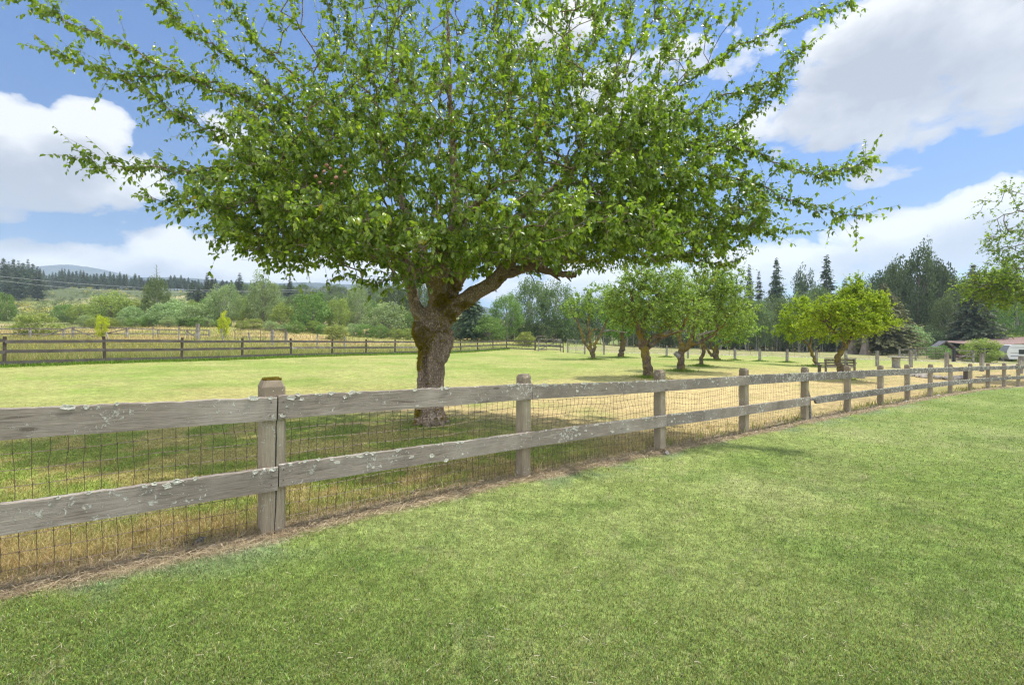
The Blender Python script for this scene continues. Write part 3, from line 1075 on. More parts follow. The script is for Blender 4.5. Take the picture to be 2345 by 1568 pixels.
for k, (px, py) in enumerate([(1528, 1042), (2074, 922), (2148, 914)]):
    Yk = [6.35, 14.3, 16.4][k]
    p = at(px, py, Yk)
    rock('stone', p[0], p[1], [.05, .07, .08][k], 130 + k, 'concrete', ['grey stone in the straw at the foot of the third post', 'rounded grey stone at the foot of a far fence post',
         'pale grey stone wedged by the next far fence post'][k], 'stone', 'stones under the fence')

# ------------------------------------------------------------------ tree machinery
LEAF_V = np.array([(0, 0, 0), (.30, .25, .05), (.32, 0, -.015), (.30, -.25, .05), (.68, .24, .0), (.70, 0, -.08), (.68, -.24, .0), (1, .0, -.24)])
LEAF_Q = [(1, 2, 5, 4), (2, 3, 6, 5)]
LEAF_T = [(0, 2, 1), (0, 3, 2), (4, 5, 7), (5, 6, 7)]
CARD_V = np.array([(0, 0, 0), (.5, .36, .06), (1, 0, -.12), (.5, -.36, .06)])
CARD_T = [(0, 2, 1), (0, 3, 2)]


def put_leaves(mb, pos, axis, nrm, size, near, col):
    Vt, Qt, Tt = (LEAF_V, LEAF_Q, LEAF_T) if near else (CARD_V, [], CARD_T)
    n, k = len(pos), len(Vt)
    if n == 0: return
    x = norm(axis)
    z = norm(nrm - x * np.sum(nrm * x, 1, keepdims=True))
    y = np.cross(z, x)
    s = np.broadcast_to(size, (n,))[:, None, None]
    V = pos[:, None] + s * (Vt[None, :, 0:1] * x[:, None] + Vt[None, :, 1:2] * y[:, None] + Vt[None, :, 2:3] * z[:, None])
    b = (np.arange(n) * k)[:, None, None]
    q = (np.array(Qt)[None] + b).reshape(-1, 4) if len(Qt) else None
    t = (np.array(Tt)[None] + b).reshape(-1, 3)
    c = np.repeat(np.column_stack([col, RNG.uniform(0, 1, n), RNG.uniform(0, 1, n)]), k, 0)
    mb.add(V.reshape(-1, 3), q, t, c)


def grow(lines, attract, rng, step=.3, pathw=.3, r_tip=.004, expo=.42):
    """lines: list of (points, radii) that exist already; reach every attractor with a forking skeleton"""
    N = sum(len(l[0]) for l in lines) + len(attract) * 6
    P = np.zeros((N, 3))
    par = -np.ones(N, int)
    path = np.zeros(N)
    fixed = np.zeros(N, bool)
    n = 0
    for pts, _ in lines:
        for k, p in enumerate(pts):
            P[n] = p
            par[n] = n - 1 if k else -1
            path[n] = path[n - 1] + np.linalg.norm(p - P[n - 1]) if k else 0
            fixed[n] = True
            n += 1
    d0 = np.array([np.min(np.linalg.norm(P[:n] - a, axis=1)) for a in attract])
    tips = []
    for a in attract[np.argsort(d0)]:
        dist = np.linalg.norm(P[:n] - a, axis=1)
        j = int(np.argmin(dist + pathw * path[:n]))
        d = dist[j]
        m = min(6, max(1, int(math.ceil(d / step))))
        p0 = P[j]
        bow = rng.normal(0, .07 * d, 3) + [0, 0, .08 * d]
        prev = j
        for k in range(1, m + 1):
            f = k / m
            P[n] = p0 + (a - p0) * f + bow * math.sin(math.pi * f) * (0 if m == 1 else 1)
            par[n] = prev
            path[n] = path[prev] + np.linalg.norm(P[n] - P[prev])
            prev = n
            n += 1
        tips.append(prev)
    cnt = np.zeros(n)
    for t in tips: cnt[t] += 1
    for k in range(n - 1, -1, -1):
        if par[k] >= 0: cnt[par[k]] += cnt[k]
    rad = r_tip * np.maximum(cnt, 1) ** expo
    free = np.where(~fixed[:n])[0]
    return P[:n], par[:n], rad, free, np.array(tips)


def shoots(mb_leaf, mb_twig, S0, D, L, nl, size, rng, near=True, hang=.6, twig_r=.0025, tone=None):
    """leafy shoots: start, direction, length, nl leaves on each"""
    n = len(S0)
    if n == 0: return
    D = norm(D)
    droop = -.12 * L
    pm = S0 + D * (L * .5)[:, None]
    pe = S0 + D * L[:, None] + np.column_stack([np.zeros(n), np.zeros(n), droop])
    pm[:, 2] += droop * .25
    if mb_twig is not None:
        segs(mb_twig, S0, pm, twig_r, twig_r * .8, 3)
        segs(mb_twig, pm, pe, twig_r * .8, twig_r * .4, 3)
    t = rng.uniform(.05, 1.0, (n, nl))
    pos = S0[:, None] + D[:, None] * (t * L[:, None])[..., None]
    pos[..., 2] += droop[:, None] * t ** 2
    side = norm(np.cross(D, rng.normal(size=(n, 3))))[:, None] * np.ones((1, nl, 1))
    sgn = rng.normal(0, 1, (n, nl, 3))
    ax_ = D[:, None] * .45 + sgn * .75
    ax_[..., 2] -= hang
    nr = rng.normal(0, .45, (n, nl, 3)) + [0, 0, 1.0]
    sz = size * rng.uniform(.45, 1.3, (n, nl)) * (1 - .25 * t)
    base = rng.normal(.42, .16, (n, 1)) if tone is None else tone[:, None]
    col = np.clip(base + rng.normal(0, .22, (n, nl)) + .12 * t, 0, 1)
    put_leaves(mb_leaf, pos.reshape(-1, 3), ax_.reshape(-1, 3), nr.reshape(-1, 3), sz.ravel(), near, col.ravel())


def remesh(o, voxel, it=3):
    md = o.modifiers.new('r', 'REMESH')
    md.mode = 'VOXEL'
    md.voxel_size = voxel
    ms = o.modifiers.new('s', 'SMOOTH')
    ms.iterations = it
    ms.factor = .5
    dg = bpy.context.evaluated_depsgraph_get()
    me = bpy.data.meshes.new_from_object(o.evaluated_get(dg))
    o.modifiers.clear()
    old = o.data
    o.data = me
    if not me.materials: me.materials.append(old.materials[0])
    me.polygons.foreach_set('use_smooth', np.ones(len(me.polygons), bool))
    bpy.data.meshes.remove(old)
    return me


def ell(n, c, r, rng, lo=.0, pw=1 / 3):
    v = norm(rng.normal(size=(n, 3)))
    k = (lo + (1 - lo) * rng.uniform(0, 1, n)) ** pw
    return np.asarray(c) + v * k[:, None] * np.asarray(r)


# ------------------------------------------------------------------ the old apple tree
rg = np.random.default_rng(11)
TB = at(985, 972, 8.3)
TB[2] = gz(TB[0], TB[1])[0]
tree = empty('apple_tree', TB, 'large old apple tree with mossy trunk and spreading crown just behind the fence', 'tree')
PX = 8.3 / F


def pl(*pts):
    return np.array([at(a, b, 8.3 + (c if len(r_) == 0 else 0)) if False else at(a, b, 8.3 + c) for (a, b, c) in pts for r_ in [()]])


mt = MB()


def limb(pts, wid, n=14, k=5, wob=.03):
    L_ = smooth_line(pl(*pts), k)
    w = np.interp(np.linspace(0, 1, len(L_)), np.linspace(0, 1, len(wid)), wid) * PX / 2
    tube(mt, L_, w, n, wob=wob, rng=rg)
    return L_, w


limbs = []
limb([(985, 990, 0), (985, 965, 0), (985, 935, 0), (986, 890, 0), (988, 840, 0), (992, 795, 0), (995, 760, 0), (1000, 725, 0), (1005, 700, 0)], [76, 70, 65, 61, 60, 61, 64, 68, 63, 52], 18)
for k in range(7):     # root flare
    a = k / 7 * 6.283 + .3
    c0 = TB + [math.cos(a) * .17, math.sin(a) * .17, .2]
    c1 = TB + [math.cos(a) * .335, math.sin(a) * .335, -.05]
    tube(mt, [c0, (c0 + c1) / 2 - [0, 0, .02], c1], [.08, .06, .035], 8, wob=.05, rng=rg)
tube(mt, pl((972, 790, -.12), (966, 760, -.14), (962, 738, -.1)), [.12, .165, .11], 12, wob=.05, rng=rg)
tube(mt, pl((968, 880, -.17), (972, 850, -.19), (970, 815, -.17)), [.05, .07, .05], 8, wob=.08, rng=rg)
tube(mt, pl((1015, 830, -.1), (1022, 790, -.12), (1024, 755, -.1)), [.05, .12, .12], 10, wob=.05, rng=rg)
limbs.append(limb([(985, 770, -.05), (968, 735, -.05), (952, 700, -.08), (942, 655, -.1), (930, 610, -.2), (915, 560, -.35), (890, 500, -.6)], [56, 40, 27, 23, 23, 22, 18]))
limbs.append(limb([(1006, 720, .05), (1000, 670, .12), (982, 620, .2), (960, 575, .35), (935, 500, .6), (900, 400, .9), (870, 300, 1.0)], [56, 40, 34, 32, 28, 22, 12]))
limbs.append(limb([(1008, 720, .0), (1022, 670, .05), (1030, 620, .1), (1038, 560, .1), (1042, 480, .0), (1040, 400, -.1), (1032, 250, -.1), (1026, 60, -.1), (1022, -60, -.1)], [56, 46, 40, 34, 28, 20, 12, 8, 4]))
limbs.append(limb([(1010, 735, -.05), (1045, 700, -.1), (1095, 668, -.2), (1138, 640, -.25), (1162, 605, -.3), (1200, 560, -.4), (1260, 500, -.6), (1330, 440, -.8)], [50, 39, 34, 32, 29, 24, 18, 12]))
limbs.append(limb([(1020, 690, .1), (1060, 620, .5), (1120, 550, .9), (1220, 470, 1.3), (1330, 380, 1.6)], [40, 34, 28, 22, 12]))
limbs.append(limb([(1000, 690, -.1), (1005, 620, -.5), (1020, 560, -.9), (1060, 500, -1.4), (1120, 440, -1.9)], [40, 32, 26, 20, 12]))
limbs.append(limb([(946, 670, -.12), (915, 605, -.5), (850, 540, -.9), (780, 480, -1.4), (700, 430, -1.8)], [22, 22, 20, 16, 10]))
limbs.append(limb([(975, 640, .2), (900, 570, .4), (800, 500, .4), (700, 430, .3), (640, 360, .2)], [34, 28, 22, 16, 8]))
trunk = mt.build('trunk', MAT['bark'], tree, TB)
me = remesh(trunk, .022, 2)
# fine relief on the bark
nv = len(me.vertices)
co = np.empty(nv * 3, np.float32)
me.vertices.foreach_get('co', co)
co = co.reshape(-1, 3)
nn = np.empty(nv * 3, np.float32)
me.vertices.foreach_get('normal', nn)
nn = nn.reshape(-1, 3)
rel = (fbm(co[:, 0] * 9 + co[:, 1] * 7, co[:, 2] * 6, 4, 61) - .5) * .045 + (fbm(co[:, 0] * 31 + co[:, 1] * 27, co[:, 2] * 22, 3, 62) - .5) * .018
# a long hollow scar on the lower left side
px_ = CX + (co[:, 0] + TB[0]) / (co[:, 1] + TB[1]) * F
py_ = CY - (co[:, 2] + TB[2] - EYE) / (co[:, 1] + TB[1]) * F
front = (nn[:, 1] < -.1)
scar = np.exp(-((px_ - 974 - (py_ - 850) * .04) / 6) ** 2) * sm(895, 880, py_) * sm(805, 825, py_) * front
co2 = co + nn * (rel - .075 * scar)[:, None]
me.vertices.foreach_set('co', co2.ravel())
me.update()
# moss on the left shoulder, in the fork and at the foot
pn = fbm(px_ * .05, py_ * .05, 4, 63)
mk = (1.15 * np.exp(-((px_ - 964) / 24) ** 2 - ((py_ - 782) / 52) ** 2) + np.exp(-((px_ - 1020) / 30) ** 2 - ((py_ - 700) / 34) ** 2) * .9 +
      np.exp(-((px_ - 958) / 13) ** 2 - ((py_ - 945) / 18) ** 2) * .8) * (nn[:, 1] < .3)
mk = mk + (pn - .5) * 1.5 + (fbm(px_ * .22, py_ * .22, 3, 64) - .5) * 1.1
cand = np.where(mk > .42)[0]
pick = rg.choice(cand, 30000)
B0 = co2[pick] + rg.normal(0, .008, (30000, 3))
tip = B0 + nn[pick] * rg.uniform(.006, .026, (30000, 1)) + rg.normal(0, .006, (30000, 3)) - [0, 0, .003]
mm = MB()
mc = lerp((.20, .165, .022), (.48, .36, .035), np.clip(rg.normal(.45, .25, 30000), 0, 1))
segs(mm, B0, tip, .0045, .001, 3, np.repeat(mc, 6, 0))
mm.build('moss', MAT['moss'], trunk)

# dead stub
mb = MB()
dl = smooth_line(pl((1150, 632, -.28), (1180, 622, -.3), (1225, 610, -.34), (1258, 622, -.36), (1290, 628, -.38), (1320, 630, -.4)), 6)
tube(mb, dl, np.interp(np.linspace(0, 1, len(dl)), [0, .3, .6, 1], [.085, .075, .06, .045]), 9, wob=.16, rng=rg)
for a, b_ in (((1262, 624, -.36), (1284, 644, -.4)), ((1295, 628, -.38), (1308, 645, -.36)), ((1225, 612, -.34), (1240, 640, -.42))):
    tube(mb, pl(a, b_), [.04, .008], 6, wob=.1, rng=rg)
tube(mb, pl((1205, 615, -.32), (1222, 640, -.3), (1226, 655, -.3)), [.012, .007, .004], 5, rng=rg)
dead = mb.build('dead_limb', MAT['dead_wood'], tree, TB)
dead['label'] = 'bare broken grey stub under the crown'

# long outer boughs that draw the silhouette
outer = []
for pts in [[(760, 300, -.3), (650, 250, -.8), (520, 215, -1.2), (350, 140, -1.5), (150, 40, -1.6), (15, -22, -1.6)],
            [(700, 290, -.4), (560, 215, -1.0), (420, 178, -1.3), (260, 165, -1.4), (125, 118, -1.5)],
            [(700, 360, -.5), (580, 335, -1.0), (460, 290, -1.3), (380, 245, -1.4), (285, 178, -1.4)],
            [(680, 400, -.7), (560, 385, -1.1), (440, 390, -1.3), (300, 384, -1.4), (165, 362, -1.5)],
            [(680, 470, -.8), (580, 465, -1.3), (480, 466, -1.6), (345, 450, -1.7)],
            [(720, 280, 0), (600, 180, -.6), (500, 110, -.9), (410, 50, -1), (355, -20, -1)],
            [(740, 220, 0), (620, 130, -.3), (560, 60, -.4), (500, -30, -.5)],
            [(870, 300, .8), (850, 180, .4), (800, 60, .2), (770, -60, .2)],
            [(880, 260, .6), (780, 120, .2), (745, -40, .1)],
            [(930, 330, .3), (900, 160, .3), (905, -60, .3)],
            [(1150, 380, .2), (1165, 250, .1), (1140, 100, 0), (1150, -60, 0)],
            [(1230, 380, .3), (1280, 220, .2), (1300, 80, .1), (1290, -60, .1)],
            [(1300, 380, .4), (1380, 230, .2), (1430, 90, 0), (1440, -60, 0)],
            [(1380, 380, .4), (1470, 230, .1), (1540, 90, -.1), (1600, -30, -.2)],
            [(1400, 350, .3), (1510, 235, -.2), (1650, 135, -.6), (1790, 62, -.8), (1955, 3, -.9)],
            [(1430, 370, .2), (1560, 270, -.3), (1680, 215, -.6), (1770, 180, -.8), (1850, 108, -.8)],
            [(1440, 380, .2), (1560, 330, -.4), (1660, 300, -.7), (1740, 240, -.9), (1790, 195, -.9)],
            [(1420, 400, .0), (1540, 345, -.6), (1690, 340, -1.0), (1840, 395, -1.3), (1920, 390, -1.4), (2000, 364, -1.4)],
            [(1440, 430, -.2), (1560, 400, -.8), (1720, 420, -1.2), (1850, 478, -1.5), (1975, 496, -1.6)],
            [(1420, 470, -.3), (1560, 480, -.8), (1690, 520, -1.2), (1805, 535, -1.3)],
            [(1400, 520, -.3), (1520, 560, -.7), (1600, 600, -.9), (1690, 600, -1)],
            [(800, 520, -.6), (690, 520, -1.2), (600, 540, -1.5), (510, 530, -1.7)],
            [(850, 560, -.6), (740, 575, -1.2), (640, 600, -1.6)],
            [(1000, 600, -1), (960, 640, -1.8), (830, 640, -2.2)],
            [(1300, 420, .2), (1420, 420, -.2), (1500, 440, -.5)]]:
    L_ = smooth_line(pl(*pts), 6)
    L_ = L_ * (1 + .13 * sm(1250, 1500, CX + L_[:, 0] / L_[:, 1] * F))[:, None] - np.array([0, 0, EYE]) * (.13 * sm(1250, 1500, CX + L_[:, 0] / L_[:, 1] * F))[:, None]
    L_[1:-1] += rg.normal(0, .025, (len(L_) - 2, 3))
    outer.append((L_, np.linspace(.021, .003, len(L_))))
mbw = MB()
for L_, w in outer: tube(mbw, L_, w, 6, wob=.05, rng=rg)
cC = at(1085, 405, 8.3)
att = np.vstack([ell(1050, cC, (4.1, 2.6, 1.75), rg, .25),
                 ell(260, at(1150, 190, 8.2), (3.6, 2.2, 1.9), rg, .0),
                 ell(300, at(1050, 560, 7.3), (3.7, 2.3, .65), rg, .0),
                 ell(190, at(1500, 440, 8.7), (2.1, 1.9, 1.2), rg, .0),
                 ell(120, at(640, 500, 7.2), (1.3, 1.5, .75), rg, .0),
                 ell(110, at(1560, 540, 8.6), (1.2, 1.5, .6), rg, .0),
                 ell(150, at(1330, 578, 8.3), (1.7, 1.3, .42), rg, .0),
                 ell(130, at(1000, 590, 6.9), (1.9, 1.2, .4), rg, .0),
                 ell(90, at(1350, 90, 8.2), (2.6, 1.6, 1.0), rg, .0),
                 ell(70, at(860, 110, 8.2), (1.8, 1.6, 1.1), rg, .0),
                 ell(110, at(700, 400, 7.6), (1.6, 1.7, 1.3), rg, .0)])
# the crown is hollow just over the fork and open below; bottom stays above the fork
pyA = CY - (att[:, 2] - EYE) / att[:, 1] * F
pxA = CX + att[:, 0] / att[:, 1] * F
lowlim = np.interp(pxA, [450, 520, 620, 760, 900, 1100, 1300, 1500, 1700], [500, 575, 620, 645, 655, 645, 640, 620, 590])
keep = (pyA < lowlim - 12) & (np.hypot(att[:, 0] - TB[0], att[:, 1] - TB[1]) > .35)
att = att[keep]
lines = [(l[0][3:], l[1][3:]) for l in limbs] + outer
P, par, rad, free, tips = grow(lines, att, rg, .32, .22, .0042, .40)
segs(mbw, P[par[free]], P[free], np.minimum(rad[par[free]], .045), np.minimum(rad[free], .04), 5)
ml = MB()
# leafy shoots on the tips and along every thin branch
thin = free[rad[free] < .013]
S0 = np.vstack([P[tips].repeat(4, 0), P[thin].repeat(2, 0)])
Dp = P - P[np.maximum(par, 0)]
D = np.vstack([Dp[tips].repeat(4, 0), Dp[thin].repeat(2, 0)])
D = norm(D) * .8 + norm(S0 - cC) * .35 + rg.normal(0, .62, D.shape) + [0, 0, .12]
pyS = CY - (S0[:, 2] - EYE) / S0[:, 1] * F
up = sm(330, 60, pyS)
D[:, 2] += up * 1.1
Ls = rg.uniform(.14, .34, len(S0)) * (1 + .5 * up)
keep = rg.uniform(0, 1, len(S0)) < np.where(pyS < 260, .56, 1.0)
keep &= ~((pyS > 560) & (D[:, 2] < -.1))
shoots(ml, mbw, S0[keep], D[keep], Ls[keep], 10, .090, rg, True, .85, .0024)
# spurs along the outer boughs
S1, D1 = [], []
for L_, w in outer:
    for a, b_ in zip(L_[:-1], L_[1:]):
        m_ = max(1, int(np.linalg.norm(b_ - a) / .052))
        for k in range(m_):
            S1.append(a + (b_ - a) * rg.uniform())
            D1.append(norm(b_ - a) * .7 + rg.normal(0, .75, 3) + [0, 0, .1])
S1, D1 = np.array(S1), np.array(D1)
shoots(ml, mbw, S1, D1, rg.uniform(.05, .2, len(S1)), 6, .078, rg, True, .75, .002)
S3, D3 = [], []
for L_, w in outer:
    for a, b_ in zip(L_[4:-1], L_[5:]):
        for k in range(3):
            S3.append(a + (b_ - a) * rg.uniform())
            D3.append(norm(b_ - a) * .9 + rg.normal(0, .55, 3) + [0, 0, .25])
S3, D3 = np.array(S3), np.array(D3)
shoots(ml, mbw, S3, D3, rg.uniform(.22, .6, len(S3)), 12, .088, rg, True, .8, .003)
crown = ml.build('crown', MAT['apple_leaf'], tree, TB, smooth=True)
mbw.build('branches', MAT['bark'], tree, TB, smooth=True)
print('main tree leaves', ml.n // 8)
# small unripe apples hanging in the crown
mbap = MB()
nn_, mm_ = 10, 7
Va, qa = [], []
for a in range(mm_ + 1):
    ph = math.pi * a / mm_
    rr = math.sin(ph) * (1 + .08 * math.cos(ph))
    zz = math.cos(ph) * .92 - (.22 * math.exp(-(ph / .45) ** 2))
    for b_ in range(nn_):
        Va.append((rr * math.cos(b_ / nn_ * 6.2832), rr * math.sin(b_ / nn_ * 6.2832), zz))
for a in range(mm_):
    for b_ in range(nn_): qa.append((a * nn_ + b_, (a + 1) * nn_ + b_, (a + 1) * nn_ + (b_ + 1) % nn_, a * nn_ + (b_ + 1) % nn_))
ap = {}
for k in ('apple_fruit', 'apple_blush'):
    mba = MB().add(np.array(Va) * .026, qa)
    tube(mba, [(0, 0, .018), (.002, 0, .03), (.005, 0, .045)], .0016, 4)
    ap[k] = mba.mesh('apple', MAT[k], smooth=True)
spots = [(1945, 780, 1)]
ap_px = [(428, 590, 0), (730, 395, 1), (757, 378, 1), (775, 410, 1), (745, 372, 1), (780, 370, 1), (800, 395, 1), (725, 425, 0), (1545, 785, 0)]
S2 = np.vstack([S0[keep]])
front = S2[(S2[:, 1] < 8.2)]
ch = front[rg.choice(len(front), 46, replace=False)]
for px, py in [(723, 396), (757, 377), (748, 371), (742, 384), (770, 398), (781, 372), (733, 409), (760, 412), (790, 385)]:
    ch = np.vstack([ch, at(px, py, 6.0 + rg.uniform(-.2, .5))])
for k, p in enumerate(ch):
    o = bpy.data.objects.new('apple', ap['apple_blush' if k >= 40 or k % 6 == 0 else 'apple_fruit'])
    COL.objects.link(o)
    o.parent = tree
    o.location = Vector(p - TB - [0, 0, .05])
    o.rotation_euler = (rg.normal(0, .3), rg.normal(0, .3), rg.uniform(0, 6))
    o.scale = [rg.uniform(.75, 1.15)] * 3


# ------------------------------------------------------------------ orchard trees
def orchard(name, label, Y, base, stems, crowns, leaf, nat, seed, lsize=.10, group='old fruit trees in the orchard', bark='orch_bark', nl=10, voxel=.025, sp=3, up=.1, dead=(), sl=1.0):
    """base (px,py); stems: list of (points[(px,py,dy)], widths px); crowns: list of (px,py,dy,rx px,ry px,rdepth px,weight)"""
    r = np.random.default_rng(seed)
    b = at(base[0], base[1], Y)
    b[2] = gz(b[0], b[1])[0]
    dz = b[2] - at(base[0], base[1], Y)[2]
    k = Y / F

    def PT(p): return at(p[0], p[1], Y + (p[2] if len(p) > 2 else 0)) + [0, 0, dz]
    t = empty(name, b, label, 'tree', group)
    mb = MB()
    lines = []
    for pts, wid in stems:
        L_ = smooth_line([PT(p) for p in pts], 5)
        L_[2:-1] += r.normal(0, .018 * Y / 20, (len(L_) - 3, 3))
        w = np.interp(np.linspace(0, 1, len(L_)), np.linspace(0, 1, len(wid)), wid) * k / 2 * .82
        tube(mb, L_, w, 10, wob=.09, rng=r)
        lines.append((L_, w))
    tr = mb.build('trunk', MAT[bark], t, b)
    remesh(tr, voxel * max(1, Y / 25), 1)
    att = []
    tot = sum(c[6] for c in crowns)
    for c in crowns:
        cc_ = PT((c[0], c[1], c[2]))
        q_ = ell(int(nat * c[6] / tot * 1.1), (0, 0, 0), (1, 1, 1), r, .1)
        th_ = np.arctan2(q_[:, 1], q_[:, 0])
        q_ = q_ * (.72 + .75 * fbm(th_ * 1.3 + seed, q_[:, 2] * 2.2 + c[0], 3, 66))[:, None]
        att.append(cc_ + q_ * np.array([c[3], c[5], c[4]]) * k * 1.1)
    att = np.vstack(att)
    tl = [(l[0][len(l[0]) // 2:], l[1]) for l in lines]
    P, par, rad, free, tips = grow(tl, att, r, .3 * sl, .25, .006 * sl, .42)
    mw = MB()
    segs(mw, P[par[free]], P[free], np.minimum(rad[par[free]], .05 * sl), np.minimum(rad[free], .045 * sl), 4)
    thin = free[rad[free] < .02 * sl]
    Dp = P - P[np.maximum(par, 0)]
    S0 = np.vstack([P[tips].repeat(sp, 0), P[thin].repeat(max(1, sp - 1), 0)])
    D = norm(np.vstack([Dp[tips].repeat(sp, 0), Dp[thin].repeat(max(1, sp - 1), 0)])) + r.normal(0, .6, (len(S0), 3)) + [0, 0, up]
    ml = MB()
    tone = np.clip(r.normal(.45, .2, len(S0)), 0, 1)
    shoots(ml, mw, S0, D, r.uniform(.15, .42, len(S0)) * sl, nl, lsize, r, False, .45, .004 * sl, tone)
    kk = r.choice(len(tips), len(tips) // 3, replace=False)
    S4 = P[tips[kk]]
    D4 = norm(S4 - S4.mean(0)) + r.normal(0, .35, S4.shape) + [0, 0, .45]
    shoots(ml, mw, S4, D4, r.uniform(.35, .75, len(S4)) * sl, 12, lsize, r, False, .35, .005)
    ml.build('crown', MAT[leaf], t, b)
    mw.build('branches', MAT[bark], t, b)
    for pts, wid in dead:
        L_ = smooth_line([PT(p) for p in pts], 4)
        md = MB()
        tube(md, L_, np.interp(np.linspace(0, 1, len(L_)), np.linspace(0, 1, len(wid)), wid) * k / 2, 7, wob=.12, rng=r)
        md.build('dead_limb', MAT['gray_wood'], t, b)
    return t


orchard('apple_tree', 'nearest orchard apple tree with crooked mossy trunk leaning left, beyond the third post', 18.6, (1488, 866),
        [([(1488, 872), (1484, 845), (1478, 815), (1470, 780), (1462, 750), (1452, 722), (1446, 700), (1445, 670)], [30, 26, 24, 22, 18, 15, 12, 7]),
         ([(1473, 790), (1490, 775, -.2), (1525, 766, -.3), (1560, 755, -.4), (1575, 720, -.5)], [16, 14, 12, 9, 6]),
         ([(1476, 805), (1492, 790, .4), (1508, 778, .6), (1530, 768, .9), (1545, 740, 1)], [12, 11, 9, 8, 5]),
         ([(1462, 750), (1490, 700, .3), (1510, 660, .3)], [12, 9, 5])],
        [(1490, 690, 0, 78, 62, 78, 1), (1440, 690, 0, 45, 45, 55, .5), (1550, 715, -.3, 52, 40, 60, .6), (1490, 640, 0, 55, 40, 55, .45)],
        'orchard_leaf', 430, 201, .085, dead=[([(1520, 767, -.3), (1550, 758, -.5), (1583, 760, -.6)], [8, 6, 3])])
orchard('apple_tree', 'orchard apple tree with a short forked trunk and lopped stub, right of the leaning one', 22.6, (1560, 850),
        [([(1560, 856), (1559, 835), (1560, 812), (1562, 795), (1556, 775), (1553, 755), (1552, 720), (1560, 680)], [24, 20, 18, 17, 14, 13, 10, 6]),
         ([(1561, 805), (1575, 795, -.1), (1584, 775, -.1), (1586, 758, 0), (1595, 720, .2), (1610, 680, .2)], [16, 15, 13, 12, 9, 5]),
         ([(1578, 792), (1608, 782, -.3), (1638, 765, -.5), (1660, 740, -.6)], [11, 9, 7, 4])],
        [(1590, 690, 0, 78, 55, 75, 1), (1650, 700, -.2, 55, 55, 60, .7), (1600, 650, 0, 70, 34, 55, .5), (1655, 655, 0, 40, 40, 40, .35)],
        'orchard_leaf', 430, 202, .095, dead=[([(1558, 818), (1550, 812), (1546, 808)], [14, 12, 10]), ([(1600, 780, -.3), (1596, 768, -.4), (1612, 765, -.5), (1637, 757, -.5)], [5, 5, 5, 3])])
orchard('apple_tree', 'slim pale trunked apple tree standing between the forked one and the V shaped one', 26.7, (1604, 840),
        [([(1603, 845), (1606, 825), (1611, 800), (1608, 780), (1606, 755), (1608, 715)], [11, 10, 11, 8, 6, 4])],
        [(1625, 715, 0, 50, 36, 50, 1), (1672, 735, 0, 42, 28, 45, .6)], 'orchard_leaf', 190, 203, .11)
orchard('apple_tree', 'farther apple tree with a V of dark twisted stems behind the slim trunk', 36, (1645, 824),
        [([(1648, 828), (1640, 818), (1628, 810), (1618, 795), (1612, 785), (1606, 750)], [14, 12, 8, 6, 6, 4]),
         ([(1640, 818), (1634, 800), (1626, 785), (1626, 750)], [10, 8, 7, 4]),
         ([(1642, 818), (1643, 803), (1640, 792), (1650, 785), (1672, 779), (1690, 760)], [10, 8, 8, 7, 5, 3])],
        [(1660, 748, 0, 60, 34, 50, 1), (1690, 735, 0, 28, 30, 30, .4)], 'orchard_leaf', 170, 204, .15, nl=8)
orchard('apple_tree', 'thinly leaved apple tree with three bare mossy stems, leftmost of the orchard group', 37.7, (1358, 823),
        [([(1359, 828), (1357, 812), (1350, 800), (1341, 786), (1331, 760), (1322, 735), (1312, 720), (1308, 705)], [13, 11, 8, 8, 8, 6, 5, 3]),
         ([(1357, 815), (1352, 790), (1348, 765), (1347, 735), (1352, 705)], [9, 8, 7, 7, 3]),
         ([(1359, 815), (1360, 798), (1367, 780), (1378, 760), (1386, 745), (1396, 720)], [11, 9, 8, 8, 6, 3]),
         ([(1350, 770), (1358, 756), (1372, 752)], [6, 6, 4])],
        [(1325, 705, 0, 34, 24, 36, .7), (1375, 690, 0, 48, 36, 45, 1), (1410, 725, 0, 26, 26, 28, .5)], 'orchard_leaf', 170, 205, .14, nl=7,
        dead=[([(1378, 760), (1395, 757), (1412, 758), (1436, 762)], [5, 4, 4, 2])])
orchard('apple_tree', 'sturdy straight trunked dark tree at the back of the orchard group', 43, (1423, 818),
        [([(1421, 823), (1422, 808), (1426, 790), (1424, 770), (1424, 745), (1426, 715)], [19, 16, 16, 15, 9, 5])],
        [(1425, 735, 0, 46, 30, 46, 1), (1440, 700, 0, 30, 30, 30, .4)], 'green_leaf', 190, 206, .17, nl=8)
orchard('plum_tree', 'smaller yellow green tree with a slanting trunk, left of the wooden bench', 32, (1870, 840),
        [([(1874, 842), (1864, 822), (1856, 800), (1848, 788), (1836, 775), (1826, 750)], [11, 9, 8, 7, 5, 3]),
         ([(1856, 802), (1857, 785), (1858, 765), (1850, 735)], [7, 6, 5, 3])],
        [(1838, 750, 0, 48, 24, 44, 1), (1825, 722, 0, 26, 30, 30, .5), (1862, 735, 0, 30, 28, 30, .6), (1838, 702, 0, 12, 22, 14, .2)], 'lime_leaf', 230, 207, .13,
        'yellow green trees by the bench', nl=10)
